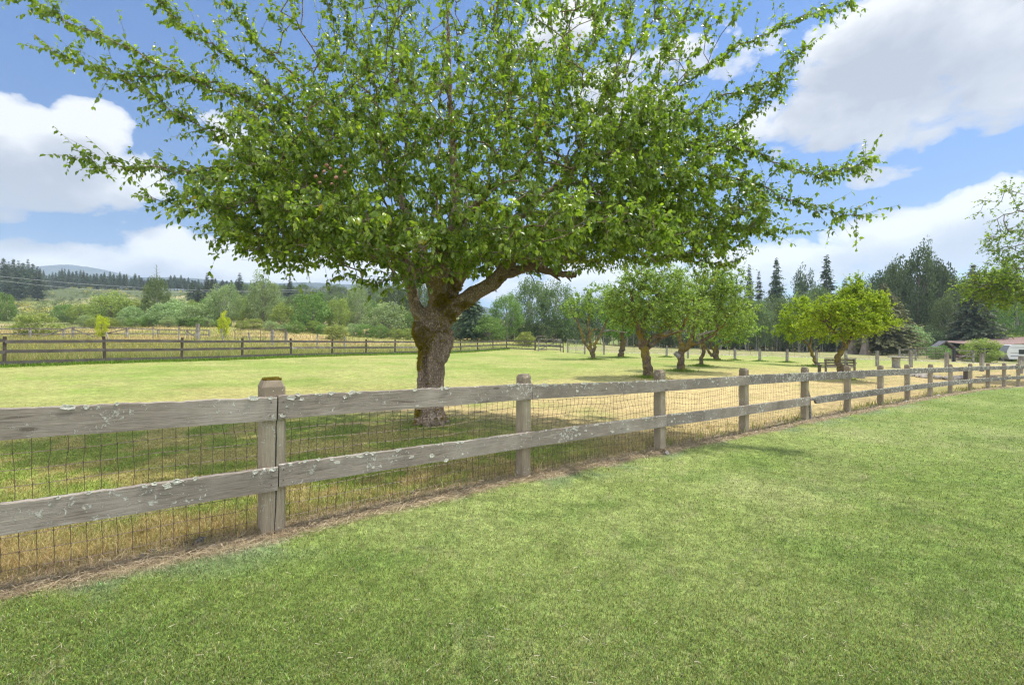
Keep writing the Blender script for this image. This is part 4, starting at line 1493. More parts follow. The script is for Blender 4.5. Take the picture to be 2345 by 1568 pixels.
orchard('plum_tree', 'taller yellow green tree with a curved lichened trunk, in front of the wooden bench', 21.2, (1925, 866),
        [([(1930, 872), (1926, 850), (1922, 835), (1918, 820), (1926, 803), (1938, 788), (1946, 770), (1952, 740), (1962, 690), (1964, 660)], [20, 17, 16, 15, 14, 14, 11, 8, 5, 3]),
         ([(1938, 788), (1925, 770, -.2), (1905, 755, -.3), (1890, 735, -.4)], [8, 7, 6, 3]),
         ([(1946, 770), (1965, 750, .1), (1990, 735, .2), (2010, 725, .2)], [7, 6, 5, 3]),
         ([(1955, 735), (1980, 705, .1), (2005, 685, .1)], [6, 5, 3])],
        [(1925, 738, 0, 62, 34, 60, 1), (1905, 712, -.2, 40, 24, 40, .5), (1950, 690, 0, 26, 40, 28, .5), (1963, 660, 0, 8, 22, 9, .15), (1988, 700, 0, 34, 24, 30, .45), (2012, 684, 0, 12, 10, 12, .12),
         (1990, 735, 0, 40, 16, 34, .4)], 'lime_leaf', 520, 208, .092, 'yellow green trees by the bench', nl=11)

# maple reaching in at the edge of the frame, its trunk beyond it
orchard('maple_tree', 'dark twigged maple whose leafy boughs hang in at the right edge beyond the fence', 27, (2680, 866),
        [([(2680, 872), (2672, 800), (2660, 700), (2640, 580), (2620, 450), (2600, 300)], [44, 36, 32, 26, 18, 10]),
         ([(2655, 690), (2560, 650, -.4), (2440, 630, -.6), (2330, 640, -.8), (2262, 632, -.8)], [18, 13, 9, 6, 3]),
         ([(2640, 600), (2530, 560, .4), (2420, 510, .2), (2350, 470, .2), (2300, 476, 0)], [14, 10, 6, 4, 2]),
         ([(2630, 560), (2500, 505, 1), (2410, 450, 1), (2330, 425, 1)], [12, 8, 4, 2])],
        [(2325, 650, -.8, 62, 26, 60, 1.15), (2268, 630, -.8, 38, 22, 36, .6), (2350, 600, 0, 60, 40, 50, .6), (2322, 540, 0, 54, 36, 44, .30), (2330, 450, .6, 54, 40, 44, .12), (2480, 560, 0, 70, 80, 60, .5)],
        'maple_leaf', 420, 209, .155, 'trees standing on the lawn', nl=8, sp=2, bark='far_bark', sl=1.9)


# ------------------------------------------------------------------ background plants: prototypes with copies
def bush_proto(seed, kind):
    """unit tall, unit wide; kind bush (leafy to the ground) or tree (clear stem)"""
    r = np.random.default_rng(seed)
    ml, mw = MB(), MB()
    ncl = {'bush': 75, 'tree': 150, 'poplar': 100}[kind]
    if kind == 'bush':
        cen = ell(ncl, (0, 0, .44), (.44, .44, .50), r, .35)
        cen = cen[cen[:, 2] > .06]
        rc, lf, per = .135, .040, 80
    elif kind == 'poplar':
        cen = ell(ncl, (0, 0, .53), (.36, .36, .46), r, .2)
        rc, lf, per = .10, .030, 70
    else:
        cen = ell(ncl, (0, 0, .545), (.43, .43, .44), r, .3)
        rc, lf, per = .10, .027, 75
    cen += r.normal(0, .03, cen.shape)
    rcs = rc * r.uniform(.6, 1.25, len(cen))
    n = len(cen) * per
    idx = np.repeat(np.arange(len(cen)), per)
    v = norm(r.normal(size=(n, 3)))
    pos = cen[idx] + v * (rcs[idx] * r.uniform(.35, 1.0, n) ** .5)[:, None] * [1, 1, .8]
    pos[:, 2] = np.maximum(pos[:, 2], .01)
    ax_ = v * .5 + r.normal(0, .7, (n, 3))
    nr = v * .9 + r.normal(0, .5, (n, 3)) + [0, 0, .5]
    tone = r.normal(.45, .14, len(cen))[idx] + r.normal(0, .18, n)
    put_leaves(ml, pos, ax_, nr, lf * r.uniform(.6, 1.3, n), False, np.clip(tone, 0, 1))
    top = .9 if kind != 'bush' else .55
    L_ = smooth_line([(0, 0, -.03), (r.normal(0, .01), r.normal(0, .01), .25), (r.normal(0, .02), r.normal(0, .02), top)], 5)
    tube(mw, L_, np.linspace(.026 if kind != 'bush' else .018, .004, len(L_)), 7)
    if kind == 'tree':
        for q_ in range(4):
            a_ = q_ * 1.7 + 1
            tube(mw, [(math.cos(a_) * .2, math.sin(a_) * .2, -.03), (math.cos(a_) * .21, math.sin(a_) * .2, .2), (math.cos(a_) * .18, math.sin(a_) * .16, .6)], [.014, .012, .004], 6)
    pk = r.choice(len(cen), min(34, len(cen)), replace=False)
    st = L_[np.clip(((cen[pk, 2] - .18) / top * len(L_)).astype(int), 1, len(L_) - 1)]
    if kind == 'bush': st = st * [1, 1, .4]
    md = (st + cen[pk]) / 2 + [0, 0, -.02]
    segs(mw, st, md, .007, .005, 4)
    segs(mw, md, cen[pk], .005, .0015, 4)
    return ml, mw


def conifer_proto(seed, droop=.25, wid=.20, lev=30, bare=.12, lf=.05, dens=1.0, taper=1.0):
    r = np.random.default_rng(seed)
    ml, mw = MB(), MB()
    tube(mw, [(0, 0, -.02), (0, 0, .3), (r.normal(0, .004), 0, .7), (0, 0, 1)], [.014, .011, .006, .001], 7)
    for i in range(lev):
        z = bare + (1 - bare) * (i + r.uniform(-.8, .8)) / lev
        L = wid * (1 - min(1, max(0, (z - bare) / (1 - bare))) ** (1.15 * taper)) * .98 + .012
        if z < bare + .12: L *= .55 + .45 * (z - bare) / .12
        nb = max(4, int(8 * dens))
        a0 = r.uniform(0, 6)
        for b_ in range(nb):
            if r.uniform() < .08: continue
            a = a0 + b_ / nb * 6.283 + r.normal(0, .2)
            l = L * r.uniform(.55, 1.2)
            d = np.array([math.cos(a), math.sin(a), .18 - droop + r.normal(0, .08)])
            p0 = np.array([0, 0, z + r.normal(0, .012)])
            p1 = p0 + d * l + [0, 0, -.25 * droop * l]
            segs(mw, [p0], [p1], .0028, .0008, 3)
            m_ = max(5, int(l / .008 * dens))
            t = r.uniform(.08, 1.02, m_)
            pos = p0 + np.outer(t, p1 - p0) + r.normal(0, .006, (m_, 3))
            sd = np.array([-math.sin(a), math.cos(a), 0])
            sg = r.choice([-1, 1], m_)
            ax_ = d * .7 + np.outer(sg, sd) * r.uniform(.2, 1.1, (m_, 1)) + np.array([0, 0, -.5 * droop - .15]) + r.normal(0, .15, (m_, 3))
            nr = np.array([0, 0, 1.0]) + r.normal(0, .35, (m_, 3))
            put_leaves(ml, pos, ax_, nr, lf * (.45 + .55 * (1 - t)) * r.uniform(.7, 1.3, m_) * min(1, .35 + l / wid), False, np.clip(r.normal(.25 + .45 * t, .15, m_), 0, 1))
    return ml, mw


PROTO = {}


def make_proto(key, mbs, leafm, barkm):
    PROTO[key] = (mbs[0].mesh('crown', MAT[leafm]), mbs[1].mesh('trunk', MAT[barkm], smooth=True))


for s_ in range(4):
    make_proto(f'bush{s_}', bush_proto(300 + s_, 'bush'), 'green_leaf', 'far_bark')
    make_proto(f'tree{s_}', bush_proto(320 + s_, 'tree'), 'alder_leaf', 'pale_bark')
    make_proto(f'fir{s_}', conifer_proto(340 + s_, .2 + .07 * s_, .18 + .02 * (s_ % 3), 40, [.1, .32, .22, .38][s_]), 'conifer_leaf', 'far_bark')
make_proto('poplar0', bush_proto(360, 'poplar'), 'willow_leaf', 'far_bark')
make_proto('poplar1', bush_proto(361, 'poplar'), 'deep_leaf', 'far_bark')
make_proto('spruce', conifer_proto(370, .42, .30, 44, .06, .045, 1.6, .8), 'spruce_leaf', 'far_bark')
make_proto('cedar', conifer_proto(371, .5, .33, 42, .12, .05, 1.5, 1.5), 'cedar_leaf', 'cedar_bark')
make_proto('spire', conifer_proto(372, .22, .19, 44, .15, .055, .9, .9), 'conifer_leaf', 'far_bark')


def plant(key, name, label, cat, px, pytop, pybase, wpx, Y, leafm=None, group=None, depth=1.0, seed=0, barkm=None):
    """a background tree or shrub whose foot is on the ground Y metres ahead"""
    r = np.random.default_rng(int(px * 7 + Y * 13 + seed))
    x = (px - CX) / F * Y
    z = gz(x, Y)[0]
    ztop = EYE - (pytop - CY) / F * Y
    h = max(ztop - z, .3)
    w = wpx / F * Y
    o = empty(name, (x, Y, z), label, cat, group, r.uniform(0, 6.28))
    sc = 1.0
    if key.startswith(('fir', 'spire', 'spruce', 'cedar')):
        unit = {'spruce': .60, 'cedar': .66}.get(key, .36)
        sx = w / unit
    else:
        sx = w / 1.12
    o.scale = (sx, sx * depth, h)
    for me, nm, mt_ in ((PROTO[key][0], 'crown', leafm), (PROTO[key][1], 'trunk', barkm)):
        c = bpy.data.objects.new(nm, me)
        COL.objects.link(c)
        c.parent = o
        if mt_:
            c.material_slots[0].link = 'OBJECT'
            c.material_slots[0].material = MAT[mt_]
    return o


BUSHES = 'shrubs and small trees along the meadow edge'
B = [('bush0', 'tree', 'dark green leafy tree cut by the left edge below the pine wood', 6, 667, 722, 52, 115, 'green_leaf'),
     ('bush1', 'shrub', 'low olive willow left of the broad yellowish willow', 185, 694, 733, 62, 108, 'olive_leaf'),
     ('bush2', 'shrub', 'broad yellowish olive willow behind the loose yellow sapling', 255, 668, 736, 98, 105, 'olive_leaf'),
     ('bush3', 'shrub', 'grey willow shrub at the foot of the broad yellowish willow', 300, 700, 738, 60, 98, 'willow_leaf'),
     ('tree0', 'tree', 'dark green tree with yellow upper leaves and a bare dead top', 358, 634, 742, 66, 95, 'alder_leaf'),
     ('bush0', 'shrub', 'wide silvery willow left half behind the leaning grey posts', 385, 690, 746, 95, 89, 'willow_leaf'),
     ('bush1', 'shrub', 'silvery willow next to the tall pale poplar like tree', 448, 694, 748, 80, 88, 'willow_leaf'),
     ('tree1', 'tree', 'rounded grey green tree standing just left of the tall pale tree', 515, 652, 750, 92, 92, 'willow_leaf'),
     ('poplar0', 'tree', 'tall pale grey green tree rising above the meadow shrubs', 604, 622, 754, 86, 94, 'willow_leaf'),
     ('bush2', 'shrub', 'olive shrub filling the gap right of the tall pale tree', 648, 694, 757, 62, 90, 'olive_leaf'),
     ('bush3', 'shrub', 'fresh bright green rounded bush, biggest in the middle of the meadow edge', 716, 669, 760, 108, 90, 'green_leaf'),
     ('bush0', 'shrub', 'dull olive bush just right of the bright green rounded bush', 775, 680, 764, 62, 92, 'olive_leaf'),
     ('tree2', 'tree', 'thin grey green willow showing bare dark branches', 818, 648, 766, 66, 97, 'willow_leaf'),
     ('bush1', 'shrub', 'pale silver green bush left of the old apple trunk', 888, 690, 770, 118, 90, 'willow_leaf'),
     ('bush2', 'shrub', 'small green bush between silver bush and old apple trunk', 940, 710, 772, 60, 92, 'green_leaf'),
     ('tree3', 'tree', 'bluish dark tree behind the silver bush, left of old apple trunk', 905, 648, 770, 75, 112, 'deep_leaf'),
     ('tree1', 'tree', 'dark tree half hidden behind the old apple trunk', 965, 650, 770, 80, 112, 'deep_leaf'),
     ('cedar', 'tree', 'dark feathery cedar directly right of the old apple trunk', 1080, 655, 778, 92, 88, 'conifer_leaf'),
     ('tree0', 'tree', 'light green leafy tree right of the feathery cedar', 1160, 672, 778, 98, 92, 'green_leaf'),
     ('bush3', 'shrub', 'dense green undershrub at the foot of the feathery cedar', 1120, 720, 779, 90, 86, 'green_leaf'),
     ('tree2', 'tree', 'big full green alder behind the corner gates, left one', 1215, 636, 780, 110, 98, 'alder_leaf'),
     ('tree3', 'tree', 'big full green alder behind the corner gates, right one', 1275, 643, 783, 105, 100, 'alder_leaf'),
     ('bush0', 'shrub', 'low pale shrub beside the tube gate at the fence corner', 1202, 758, 784, 54, 72, 'olive_leaf'),
     ('bush1', 'shrub', 'yellowish round shrub behind the old weathered gate, far left', 83, 716, 774, 100, 62, 'olive_leaf'),
     ('bush2', 'shrub', 'mounded yellow tipped shrub alone in the meadow by grey stakes', 770, 743, 776, 64, 74, 'olive_leaf')]
for key, nm, lb, px, yt, yb, w, Y, lm in B:
    plant(key, 'shrub' if nm == 'shrub' else 'leafy_tree', lb, nm, px, yt, yb, w, Y, lm, BUSHES)
rb = np.random.default_rng(44)
for k, px in enumerate(range(150, 985, 27)):
    yt = np.interp(px, [150, 300, 420, 560, 700, 850, 985], [702, 690, 684, 680, 690, 684, 690]) + rb.uniform(-9, 9)
    plant(f'bush{k % 4}', 'shrub', 'one of the back row of mixed shrubs closing the meadow edge', 'shrub', px + rb.uniform(-6, 6), yt, 750, rb.uniform(46, 66), 112 + rb.uniform(-4, 8),
          ['alder_leaf', 'olive_leaf', 'green_leaf', 'willow_leaf'][rb.integers(4)], 'back row of shrubs at the meadow edge')
for k, px in enumerate(range(185, 960, 33)):
    plant(f'bush{(k + 1) % 4}', 'shrub', 'low front shrub at the ragged edge of the tall meadow grass', 'shrub', px + rb.uniform(-9, 9), np.interp(px, [185, 960], [722, 748]) + rb.uniform(-7, 5), 760, rb.uniform(30, 52), 84 + rb.uniform(-2, 5),
          ['willow_leaf', 'olive_leaf', 'green_leaf'][rb.integers(3)], 'low shrubs at the front of the meadow edge')
plant('poplar0', 'shrub', 'upright bright yellow bush beside a leaning grey post', 'shrub', 513, 716, 771, 40, 58, 'yellow_leaf', 'yellow saplings in the meadow')
plant('poplar1', 'shrub', 'loose yellow green sapling growing through the weathered rails', 'shrub', 233, 720, 772, 38, 56, 'yellow_leaf', 'yellow saplings in the meadow')
for k, px in enumerate(range(1005, 1350, 24)):
    plant(f'bush{k % 4}', 'shrub', 'deep green hedge shrub under the trees behind the corner gates', 'shrub', px + rb.uniform(-5, 5), 735 + rb.uniform(-12, 12), 782, rb.uniform(48, 62), 97 + rb.uniform(-3, 5),
          ['green_leaf', 'deep_leaf', 'alder_leaf'][k % 3], 'hedge shrubs behind the corner gates')
# dead top of the dark tree
x, yv = (358 - CX) / F * 95, 95
mb = MB()
zb = EYE - (655 - CY) / F * 95
tube(mb, [(x, yv, zb), (x + .1, yv, zb + 2.4), (x + .05, yv, zb + 4.3)], [.09, .06, .02], 5)
for k in range(16):
    z = zb + .8 + k * .22
    a = k * 2.4
    L_ = 1.4 * (1 - k / 20)
    tube(mb, [(x, yv, z), (x + math.cos(a) * L_, yv + math.sin(a) * L_, z + .3)], [.03, .008], 4)
for o in COL.objects:
    if o.get('label', '').startswith('dark green tree with yellow upper'):
        dt = mb.build('dead_top', MAT['far_bark'], None, (0, 0, 0))
        dt.parent = o
        bpy.context.view_layer.update()
        dt.matrix_parent_inverse = (Matrix.Translation(o.location) @ o.rotation_euler.to_matrix().to_4x4() @ Matrix.Diagonal((*o.scale, 1))).inverted()

# right-hand wood
W2 = 'trees of the wood behind the orchard'
rw = np.random.default_rng(5)
alders = []
for k, px in enumerate(range(1318, 1720, 36)):
    plant(f'tree{k % 4}', 'leafy_tree', 'green alder of the wood, mostly hidden behind the orchard apple crowns', 'tree', px + rw.uniform(-8, 8), 688 + rw.uniform(-12, 12), 797, 92, 112 + rw.uniform(-5, 8), 'alder_leaf', W2)
for k, (px, yt) in enumerate([(1735, 690), (1768, 682), (1800, 676), (1832, 668), (1865, 655), (1900, 668), (1935, 660), (1975, 690), (2010, 665)]):
    plant(f'tree{k % 4}', 'leafy_tree', 'green alder in the pale stemmed row behind the yellow green trees', 'tree', px, yt, 805, 88, 112 + (k % 3) * 4, 'alder_leaf', W2, barkm='pale_bark')
for k, px in enumerate(range(1440, 2000, 26)):   # pale stems and dark understory at the wood's edge
    plant(f'bush{k % 4}', 'shrub', 'dark undergrowth bush at the shaded foot of the alder wood', 'shrub', px + rw.uniform(-6, 6), 768 + rw.uniform(-6, 8), 805, 60, 122 + rw.uniform(-2, 2), 'deep_leaf', 'undergrowth at the edge of the alder wood')
FR = [('spire', 'conifer', 'left spire of the two close firs above the alders near the orchard crowns', 1716, 607, 46, 128, 'conifer_leaf'),
      ('fir0', 'conifer', 'shorter fir pressed against the left spire near the orchard crowns', 1738, 624, 50, 130, 'conifer_leaf'),
      ('fir2', 'conifer', 'ragged fir with level upper boughs, left of the rounded treetop', 1778, 589, 60, 128, 'conifer_leaf'),
      ('poplar1', 'tree', 'rounded dark treetop standing between two ragged firs', 1842, 610, 78, 128, 'deep_leaf'),
      ('spire', 'conifer', 'tall pointed fir rising above the smaller yellow green tree', 1893, 585, 80, 126, 'conifer_leaf'),
      ('fir0', 'conifer', 'low dark fir filling the skyline between pointed fir and brownish cedar', 1935, 640, 70, 132, 'conifer_leaf'),
      ('poplar1', 'tree', 'tallest broad dark green tree, its head high over the shed', 2102, 553, 112, 104, 'deep_leaf'),
      ('poplar1', 'tree', 'second dark green head just left of the tallest broad tree', 2056, 592, 84, 103, 'deep_leaf'),
      ('poplar1', 'tree', 'third dark green head just right of the tallest broad tree', 2146, 578, 84, 106, 'deep_leaf'),
      ('tree1', 'tree', 'lower left bough mass leaning out from the tallest dark tree', 2040, 610, 100, 110, 'deep_leaf'),
      ('tree2', 'tree', 'dark shoulder tree right of the tallest broad tree', 2150, 610, 100, 108, 'deep_leaf'),
      ('cedar', 'conifer', 'brownish olive cedar with thick fluted trunk right of the yellow green trees', 2022, 648, 150, 84, 'cedar_leaf'),
      ('spruce', 'conifer', 'big dark spruce with long drooping boughs behind the shed', 2228, 604, 150, 92, 'spruce_leaf'),
      ('fir3', 'conifer', 'dark pointed fir behind the spruce, half hidden', 2188, 636, 60, 122, 'conifer_leaf'),
      ('tree3', 'tree', 'light green leafy tree at the right edge above the trailer roof', 2325, 676, 110, 96, 'green_leaf'),
      ('tree0', 'tree', 'deep green tree behind the maple twigs, beyond the light green one', 2380, 640, 120, 115, 'deep_leaf'),
      ('tree2', 'tree', 'mid green tree between tallest dark tree and the spruce', 2172, 672, 88, 98, 'alder_leaf'),
      ('bush1', 'shrub', 'silvery leaved shrub tree under the tallest dark tree', 2085, 742, 88, 92, 'willow_leaf'),
      ('bush2', 'shrub', 'dark thicket between silvery shrub and the shed roof', 2125, 748, 84, 96, 'deep_leaf'),
      ('bush3', 'shrub', 'dark thicket behind the shed at the foot of the spruce', 2205, 752, 90, 98, 'deep_leaf'),
      ('bush0', 'shrub', 'dark thicket at the far right behind the pale shrubs', 2285, 745, 90, 98, 'deep_leaf'),
      ('bush1', 'shrub', 'dark low thicket behind the fluted cedar trunk', 1990, 770, 90, 100, 'deep_leaf'),
      ('bush2', 'shrub', 'dark low thicket right of the fluted cedar trunk', 2045, 768, 80, 100, 'deep_leaf')]
for key, cat, lb, px, yt, w, Y, lm in FR:
    plant(key, 'conifer' if cat == 'conifer' else ('shrub' if cat == 'shrub' else 'leafy_tree'), lb, cat, px, yt, 810, w, Y, lm, W2)
for k, (px, yt, w_, Y_, lm_, ky) in enumerate([(1955, 650, 80, 122, 'deep_leaf', 'tree2'), (1985, 642, 84, 120, 'deep_leaf', 'tree3'), (2015, 628, 84, 118, 'deep_leaf', 'tree0'), (2052, 622, 96, 116, 'deep_leaf', 'tree1'),
                                         (2128, 606, 100, 114, 'deep_leaf', 'tree3'), (2170, 622, 96, 116, 'deep_leaf', 'tree2'), (2205, 640, 90, 118, 'deep_leaf', 'tree0'), (2250, 640, 100, 116, 'alder_leaf', 'tree1'),
                                         (2292, 634, 100, 118, 'deep_leaf', 'tree2'), (2340, 628, 110, 116, 'deep_leaf', 'tree3')]):
    plant(ky, 'leafy_tree', 'dark tree filling the tall wood around the broad tallest tree and spruce', 'tree', px, yt, 812, w_, Y_, lm_, 'dark trees of the tall wood at the right')
# fluted trunks of the cedar
for k, (px, yy, w0, lb) in enumerate([(1981, 83, .62, 'thick pale fluted cedar trunk under the brownish olive boughs'), (1953, 86, .66, 'darker cedar trunk just left of the pale fluted one')]):
    p = gp((px - CX) / F * yy, yy)
    mb = MB()
    n = 22
    an = np.arange(n) / n * 6.283
    V = []
    for z in np.linspace(-.2, 7, 10):
        rr = w0 * (1 - z / 14 + .55 * math.exp(-max(z, 0) * 1.6)) * (1 + .10 * np.cos(an * 6 + k))
        V.append(np.column_stack([p[0] + np.cos(an) * rr, p[1] + np.sin(an) * rr, np.full(n, p[2] + z)]))
    a, b2 = np.meshgrid(np.arange(9), np.arange(n), indexing='ij')
    qd = np.stack([a * n + b2, a * n + (b2 + 1) % n, a * n + n + (b2 + 1) % n, a * n + n + b2], -1).reshape(-1, 4)
    mb.add(np.concatenate(V), qd, [])
    if k == 0: cedar_trunk = (mb, p)
    o = mb.build('trunk', MAT['cedar_bark'], None, p, smooth=True)
    host = [c for c in COL.objects if c.get('label', '').startswith('brownish olive cedar')][0]
    o.parent = host
    o.location = (0, 0, 0)
    o.matrix_parent_inverse = (Matrix.Translation(host.location) @ host.rotation_euler.to_matrix().to_4x4() @ Matrix.Diagonal((*host.scale, 1))).inverted() @ Matrix.Translation(Vector(p))

# pine wood on the rise, left
RG = 'conifers of the wood on the ridge'
for k, (px, yt) in enumerate([(-8, 596), (8, 590), (20, 600), (31, 592), (42, 598), (53, 601), (64, 595), (75, 603), (86, 611), (14, 604), (48, 606)]):
    plant(f'fir{k % 2 * 2}', 'conifer', 'tall dark conifer of the near block of pine wood at the left edge', 'conifer', px, yt, 684, 34 + 5 * (k % 3), 285 + 9 * (k % 4), 'conifer_leaf', 'conifers of the near pine block at the left edge')
prof = [(88, 622), (97, 612), (108, 632), (128, 618), (145, 619), (162, 617), (175, 620), (188, 616), (205, 628), (226, 622), (245, 626), (268, 624), (290, 629), (325, 631), (350, 640), (380, 634), (403, 632), (430, 636), (445, 641), (600, 645), (660, 650)]
k = 0
px = 92.0
while px < 660:
    yt = np.interp(px, [a for a, _ in prof], [b for _, b in prof]) + rw.uniform(-5, 7)
    plant(f'fir{[1, 3, 2][k % 3]}', 'conifer', 'slender conifer in the bluish row of pines along the distant ridge', 'conifer', px, yt, 664, rw.uniform(17, 26), 405 + rw.uniform(-25, 30), 'conifer_leaf', RG)
    px += rw.uniform(5.5, 10)
    k += 1
for px, yt, w, lb in [(474, 626, 34, 'left point of the taller conifer pair over the silver willows'), (486, 631, 34, 'right point of the taller conifer pair over the silver willows'),
                      (549, 626, 44, 'broad dark conifer left of the tall pale tree'), (664, 633, 26, 'lone pine on the skyline right of the tall pale tree'), (530, 640, 30, 'low conifer left of the broad dark one'),
                      (440, 640, 30, 'small dark conifer left of the taller pair'), (455, 655, 44, 'dark spreading conifer behind the silver willows')]:
    plant('fir0' if w > 30 else 'fir2', 'conifer', lb, 'conifer', px, yt, 700, w, 215 + (px % 7) * 6, 'conifer_leaf', 'conifers standing before the ridge')
for k in range(34):    # hardwood slope in the middle distance
    px = 560 + (k % 17) * 23 + rw.uniform(-7, 7)
    row = k // 17
    plant(f'tree{k % 4}', 'leafy_tree', 'hazy green hardwood on the far slope above the meadow shrubs', 'tree', px, [652, 672][row] + rw.uniform(-5, 6) + max(0, (px - 850) * .01), 705, 44, [255, 205][row] + rw.uniform(-12, 12), 'alder_leaf', 'hardwoods on the far slope')
# cleared hillside: regrowth too dense to count
mlh = MB()
mwh = MB()
n = 2200
Yh = rw.uniform(112, 385, n)
pxh = rw.uniform(-260, 640, n)
Xh = (pxh - CX) / F * Yh
zh = gz(Xh, Yh)
cl = fbm(Xh * .03, Yh * .03, 3, 71)
szh = rw.uniform(.6, 1.7, n) * (.5 + cl) * np.where(rw.uniform(0, 1, n) < .1, 1.7, 1)
toneh = rw.normal(0, .3, n)
per = 46
idx = np.repeat(np.arange(n), per)
m_ = n * per
v = norm(rw.normal(size=(m_, 3)))
v[:, 2] = np.abs(v[:, 2]) * 1.2
pos = np.column_stack([Xh, Yh, zh])[idx] + v * (szh[idx] * rw.uniform(.4, 1, m_))[:, None]
put_leaves(mlh, pos, v * .6 + rw.normal(0, .6, (m_, 3)), v + [0, 0, .6], .42 * rw.uniform(.6, 1.3, m_) * szh[idx] ** .5, False, np.clip(rw.normal(.05 + cl[idx] * .75 + toneh[idx], .12, m_), 0, 1))
MAT['scrub_leaf'] = leaf_mat('scrub_leaf', (.05, .095, .03), (.17, .21, .065), (.52, .44, .07), .25, .6, .25, (1.1, 1.1, .7))
tag(mlh.build('undergrowth', MAT['scrub_leaf']), 'low mixed regrowth and yellow broom covering the cleared hillside', 'undergrowth', None, 'stuff')

# ------------------------------------------------------------------ dark board fence
p0 = gp(*lfence_pos(0))
lf = empty('board_fence', p0, 'dark brown three board paddock fence between mown orchard and tall meadow', 'fence')
LP = []
for i in range(-2, 14):
    x, y = lfence_pos(i)
    LP.append(gp(x, y))
LP.append(gp((1225 - CX) / F * 57.5, 57.5))
LP.append(gp((1290 - CX) / F * 54, 54))
rz = math.atan2(LFU[1], LFU[0])
for k, p in enumerate(LP):
    mb = MB()
    box(mb, (0, 0, .55), (.10, .10, 1.5 + RNG.normal(0, .02)), bev=.008)
    o = mb.build('post', MAT['dark_post'], lf)
    o.location = Vector(p - p0)
    o.rotation_euler = (RNG.normal(0, .025), RNG.normal(0, .025), rz)
for k in range(len(LP) - 1):
    a, b_ = LP[k], LP[k + 1]
    u = norm(b_ - a)
    nrm2 = np.array([u[1], -u[0], 0])
    for zz in (1.09, .64, .18):
        if k == len(LP) - 2 and zz < .5: continue
        mb = MB()
        L = np.linalg.norm(b_ - a)
        xs = np.linspace(0, L - .006, 14)
        sg = (fbm(xs * .8, xs * 0 + k * 3 + zz * 9, 2, 81) - .5) * .03
        V = np.concatenate([[(x, -.012, s - .07), (x, .012, s - .07), (x, .012, s + .07), (x, -.012, s + .07)] for x, s in zip(xs, sg)])
        q2 = [(i * 4 + j, i * 4 + 4 + j, i * 4 + 4 + (j + 1) % 4, i * 4 + (j + 1) % 4) for i in range(13) for j in range(4)] + [(0, 1, 2, 3), (55, 54, 53, 52)]
        mb.add(V, q2)
        pale = (k in (6, 9) and zz == .64)
        o = mb.build('board', MAT['gray_rail'] if pale else MAT['dark_wood'], lf)
        if pale: o['label'] = 'paler replacement middle board'
        ortho(o, a + nrm2 * .064 + [0, 0, zz + RNG.normal(0, .012)] - p0, u, None)


# ------------------------------------------------------------------ weathered fence and gates in the meadow
def gpx(px, Y):
    return gp((px - CX) / F * Y, Y)


def stand_post(mb, p, h, w=.14, lean=(0, 0)):
    p = np.asarray(p)
    beam(mb, p - [0, 0, .2], p + [lean[0], lean[1], h], w, w, up=(0, 1, 0))


wf_b = gpx(160, 57)
wf = empty('weathered_fence', wf_b, 'old silvered rail fence with cross braces running through the tall meadow', 'fence')
wp_ = [(-60, 57, 1.2), (69, 57, 1.25), (146, 57, 1.15), (167, 56, 1.35), (291, 57, 1.3), (362, 60, 1.0), (429, 59, 1.0), (479, 58, 1.05)]
WP = []
for px, Y, h in wp_:
    p = gpx(px, Y)
    WP.append((p, h))
    mb = MB()
    stand_post(mb, p, h, .20 if px in (69, 146, 167, 291) else .14)
    mb.build('post', MAT['gray_wood'], wf, wf_b)
for k in range(len(WP) - 1):
    (a, ha), (b_, hb) = WP[k], WP[k + 1]
    for fz in (.93, .42):
        mb = MB()
        beam(mb, a + [0, -.1, ha * fz], b_ + [0, -.1, hb * fz], .05, .13)
        mb.build('rail', MAT['gray_rail'], wf, wf_b)
for k, (i0, f) in enumerate([(1, 1), (3, 0), (3, 1), (0, 0), (6, 0)]):
    (a, ha), (b_, hb) = WP[i0], WP[i0 + 1]
    mb = MB()
    if f: beam(mb, a + (b_ - a) * .35 + [0, -.14, .15], b_ + [0, -.14, hb * .85], .04, .12)
    else: beam(mb, a + [0, -.14, ha * .85], a + (b_ - a) * .4 + [0, -.14, .15], .04, .12)
    mb.build('brace', MAT['gray_rail'], wf, wf_b)
for px, Y, h, w, ln, lb in [(351, 55, 1.5, .10, (0, 0), 'thin upright grey stake left of the tallest grey post'), (409, 54, 1.55, .10, (.06, 0), 'slim tall stake standing close left of the thick tall post'),
                            (453, 55, 1.85, .30, (0, 0), 'thickest and tallest silvered post in the meadow'), (511, 54, 1.4, .12, (-.22, 0), 'grey post leaning left beside the yellow bush'),
                            (574, 54, 1.15, .13, (-.22, 0), 'stubby leaning post behind the tube gate'), (624, 52, 1.7, .27, (0, 0), 'broad silvered gatepost in the middle of the tube gate'),
                            (655, 55, 1.5, .24, (0, 0), 'thick grey post at the right end of the tube gate'), (726, 53, 1.5, .13, (.05, 0), 'grey stake midway between gate and mounded shrub'),
                            (789, 47, 1.45, .13, (0, 0), 'grey stake below the mounded yellow tipped shrub'), (250, 52, .95, .10, (-.35, 0), 'broken pale stake tilted beside the loose yellow sapling')]:
    p = gpx(px, Y)
    mb = MB()
    stand_post(mb, p, h, w, ln)
    tag(mb.build('wooden_post', MAT['gray_wood'], None, p), lb, 'post', 'loose grey posts in the meadow')


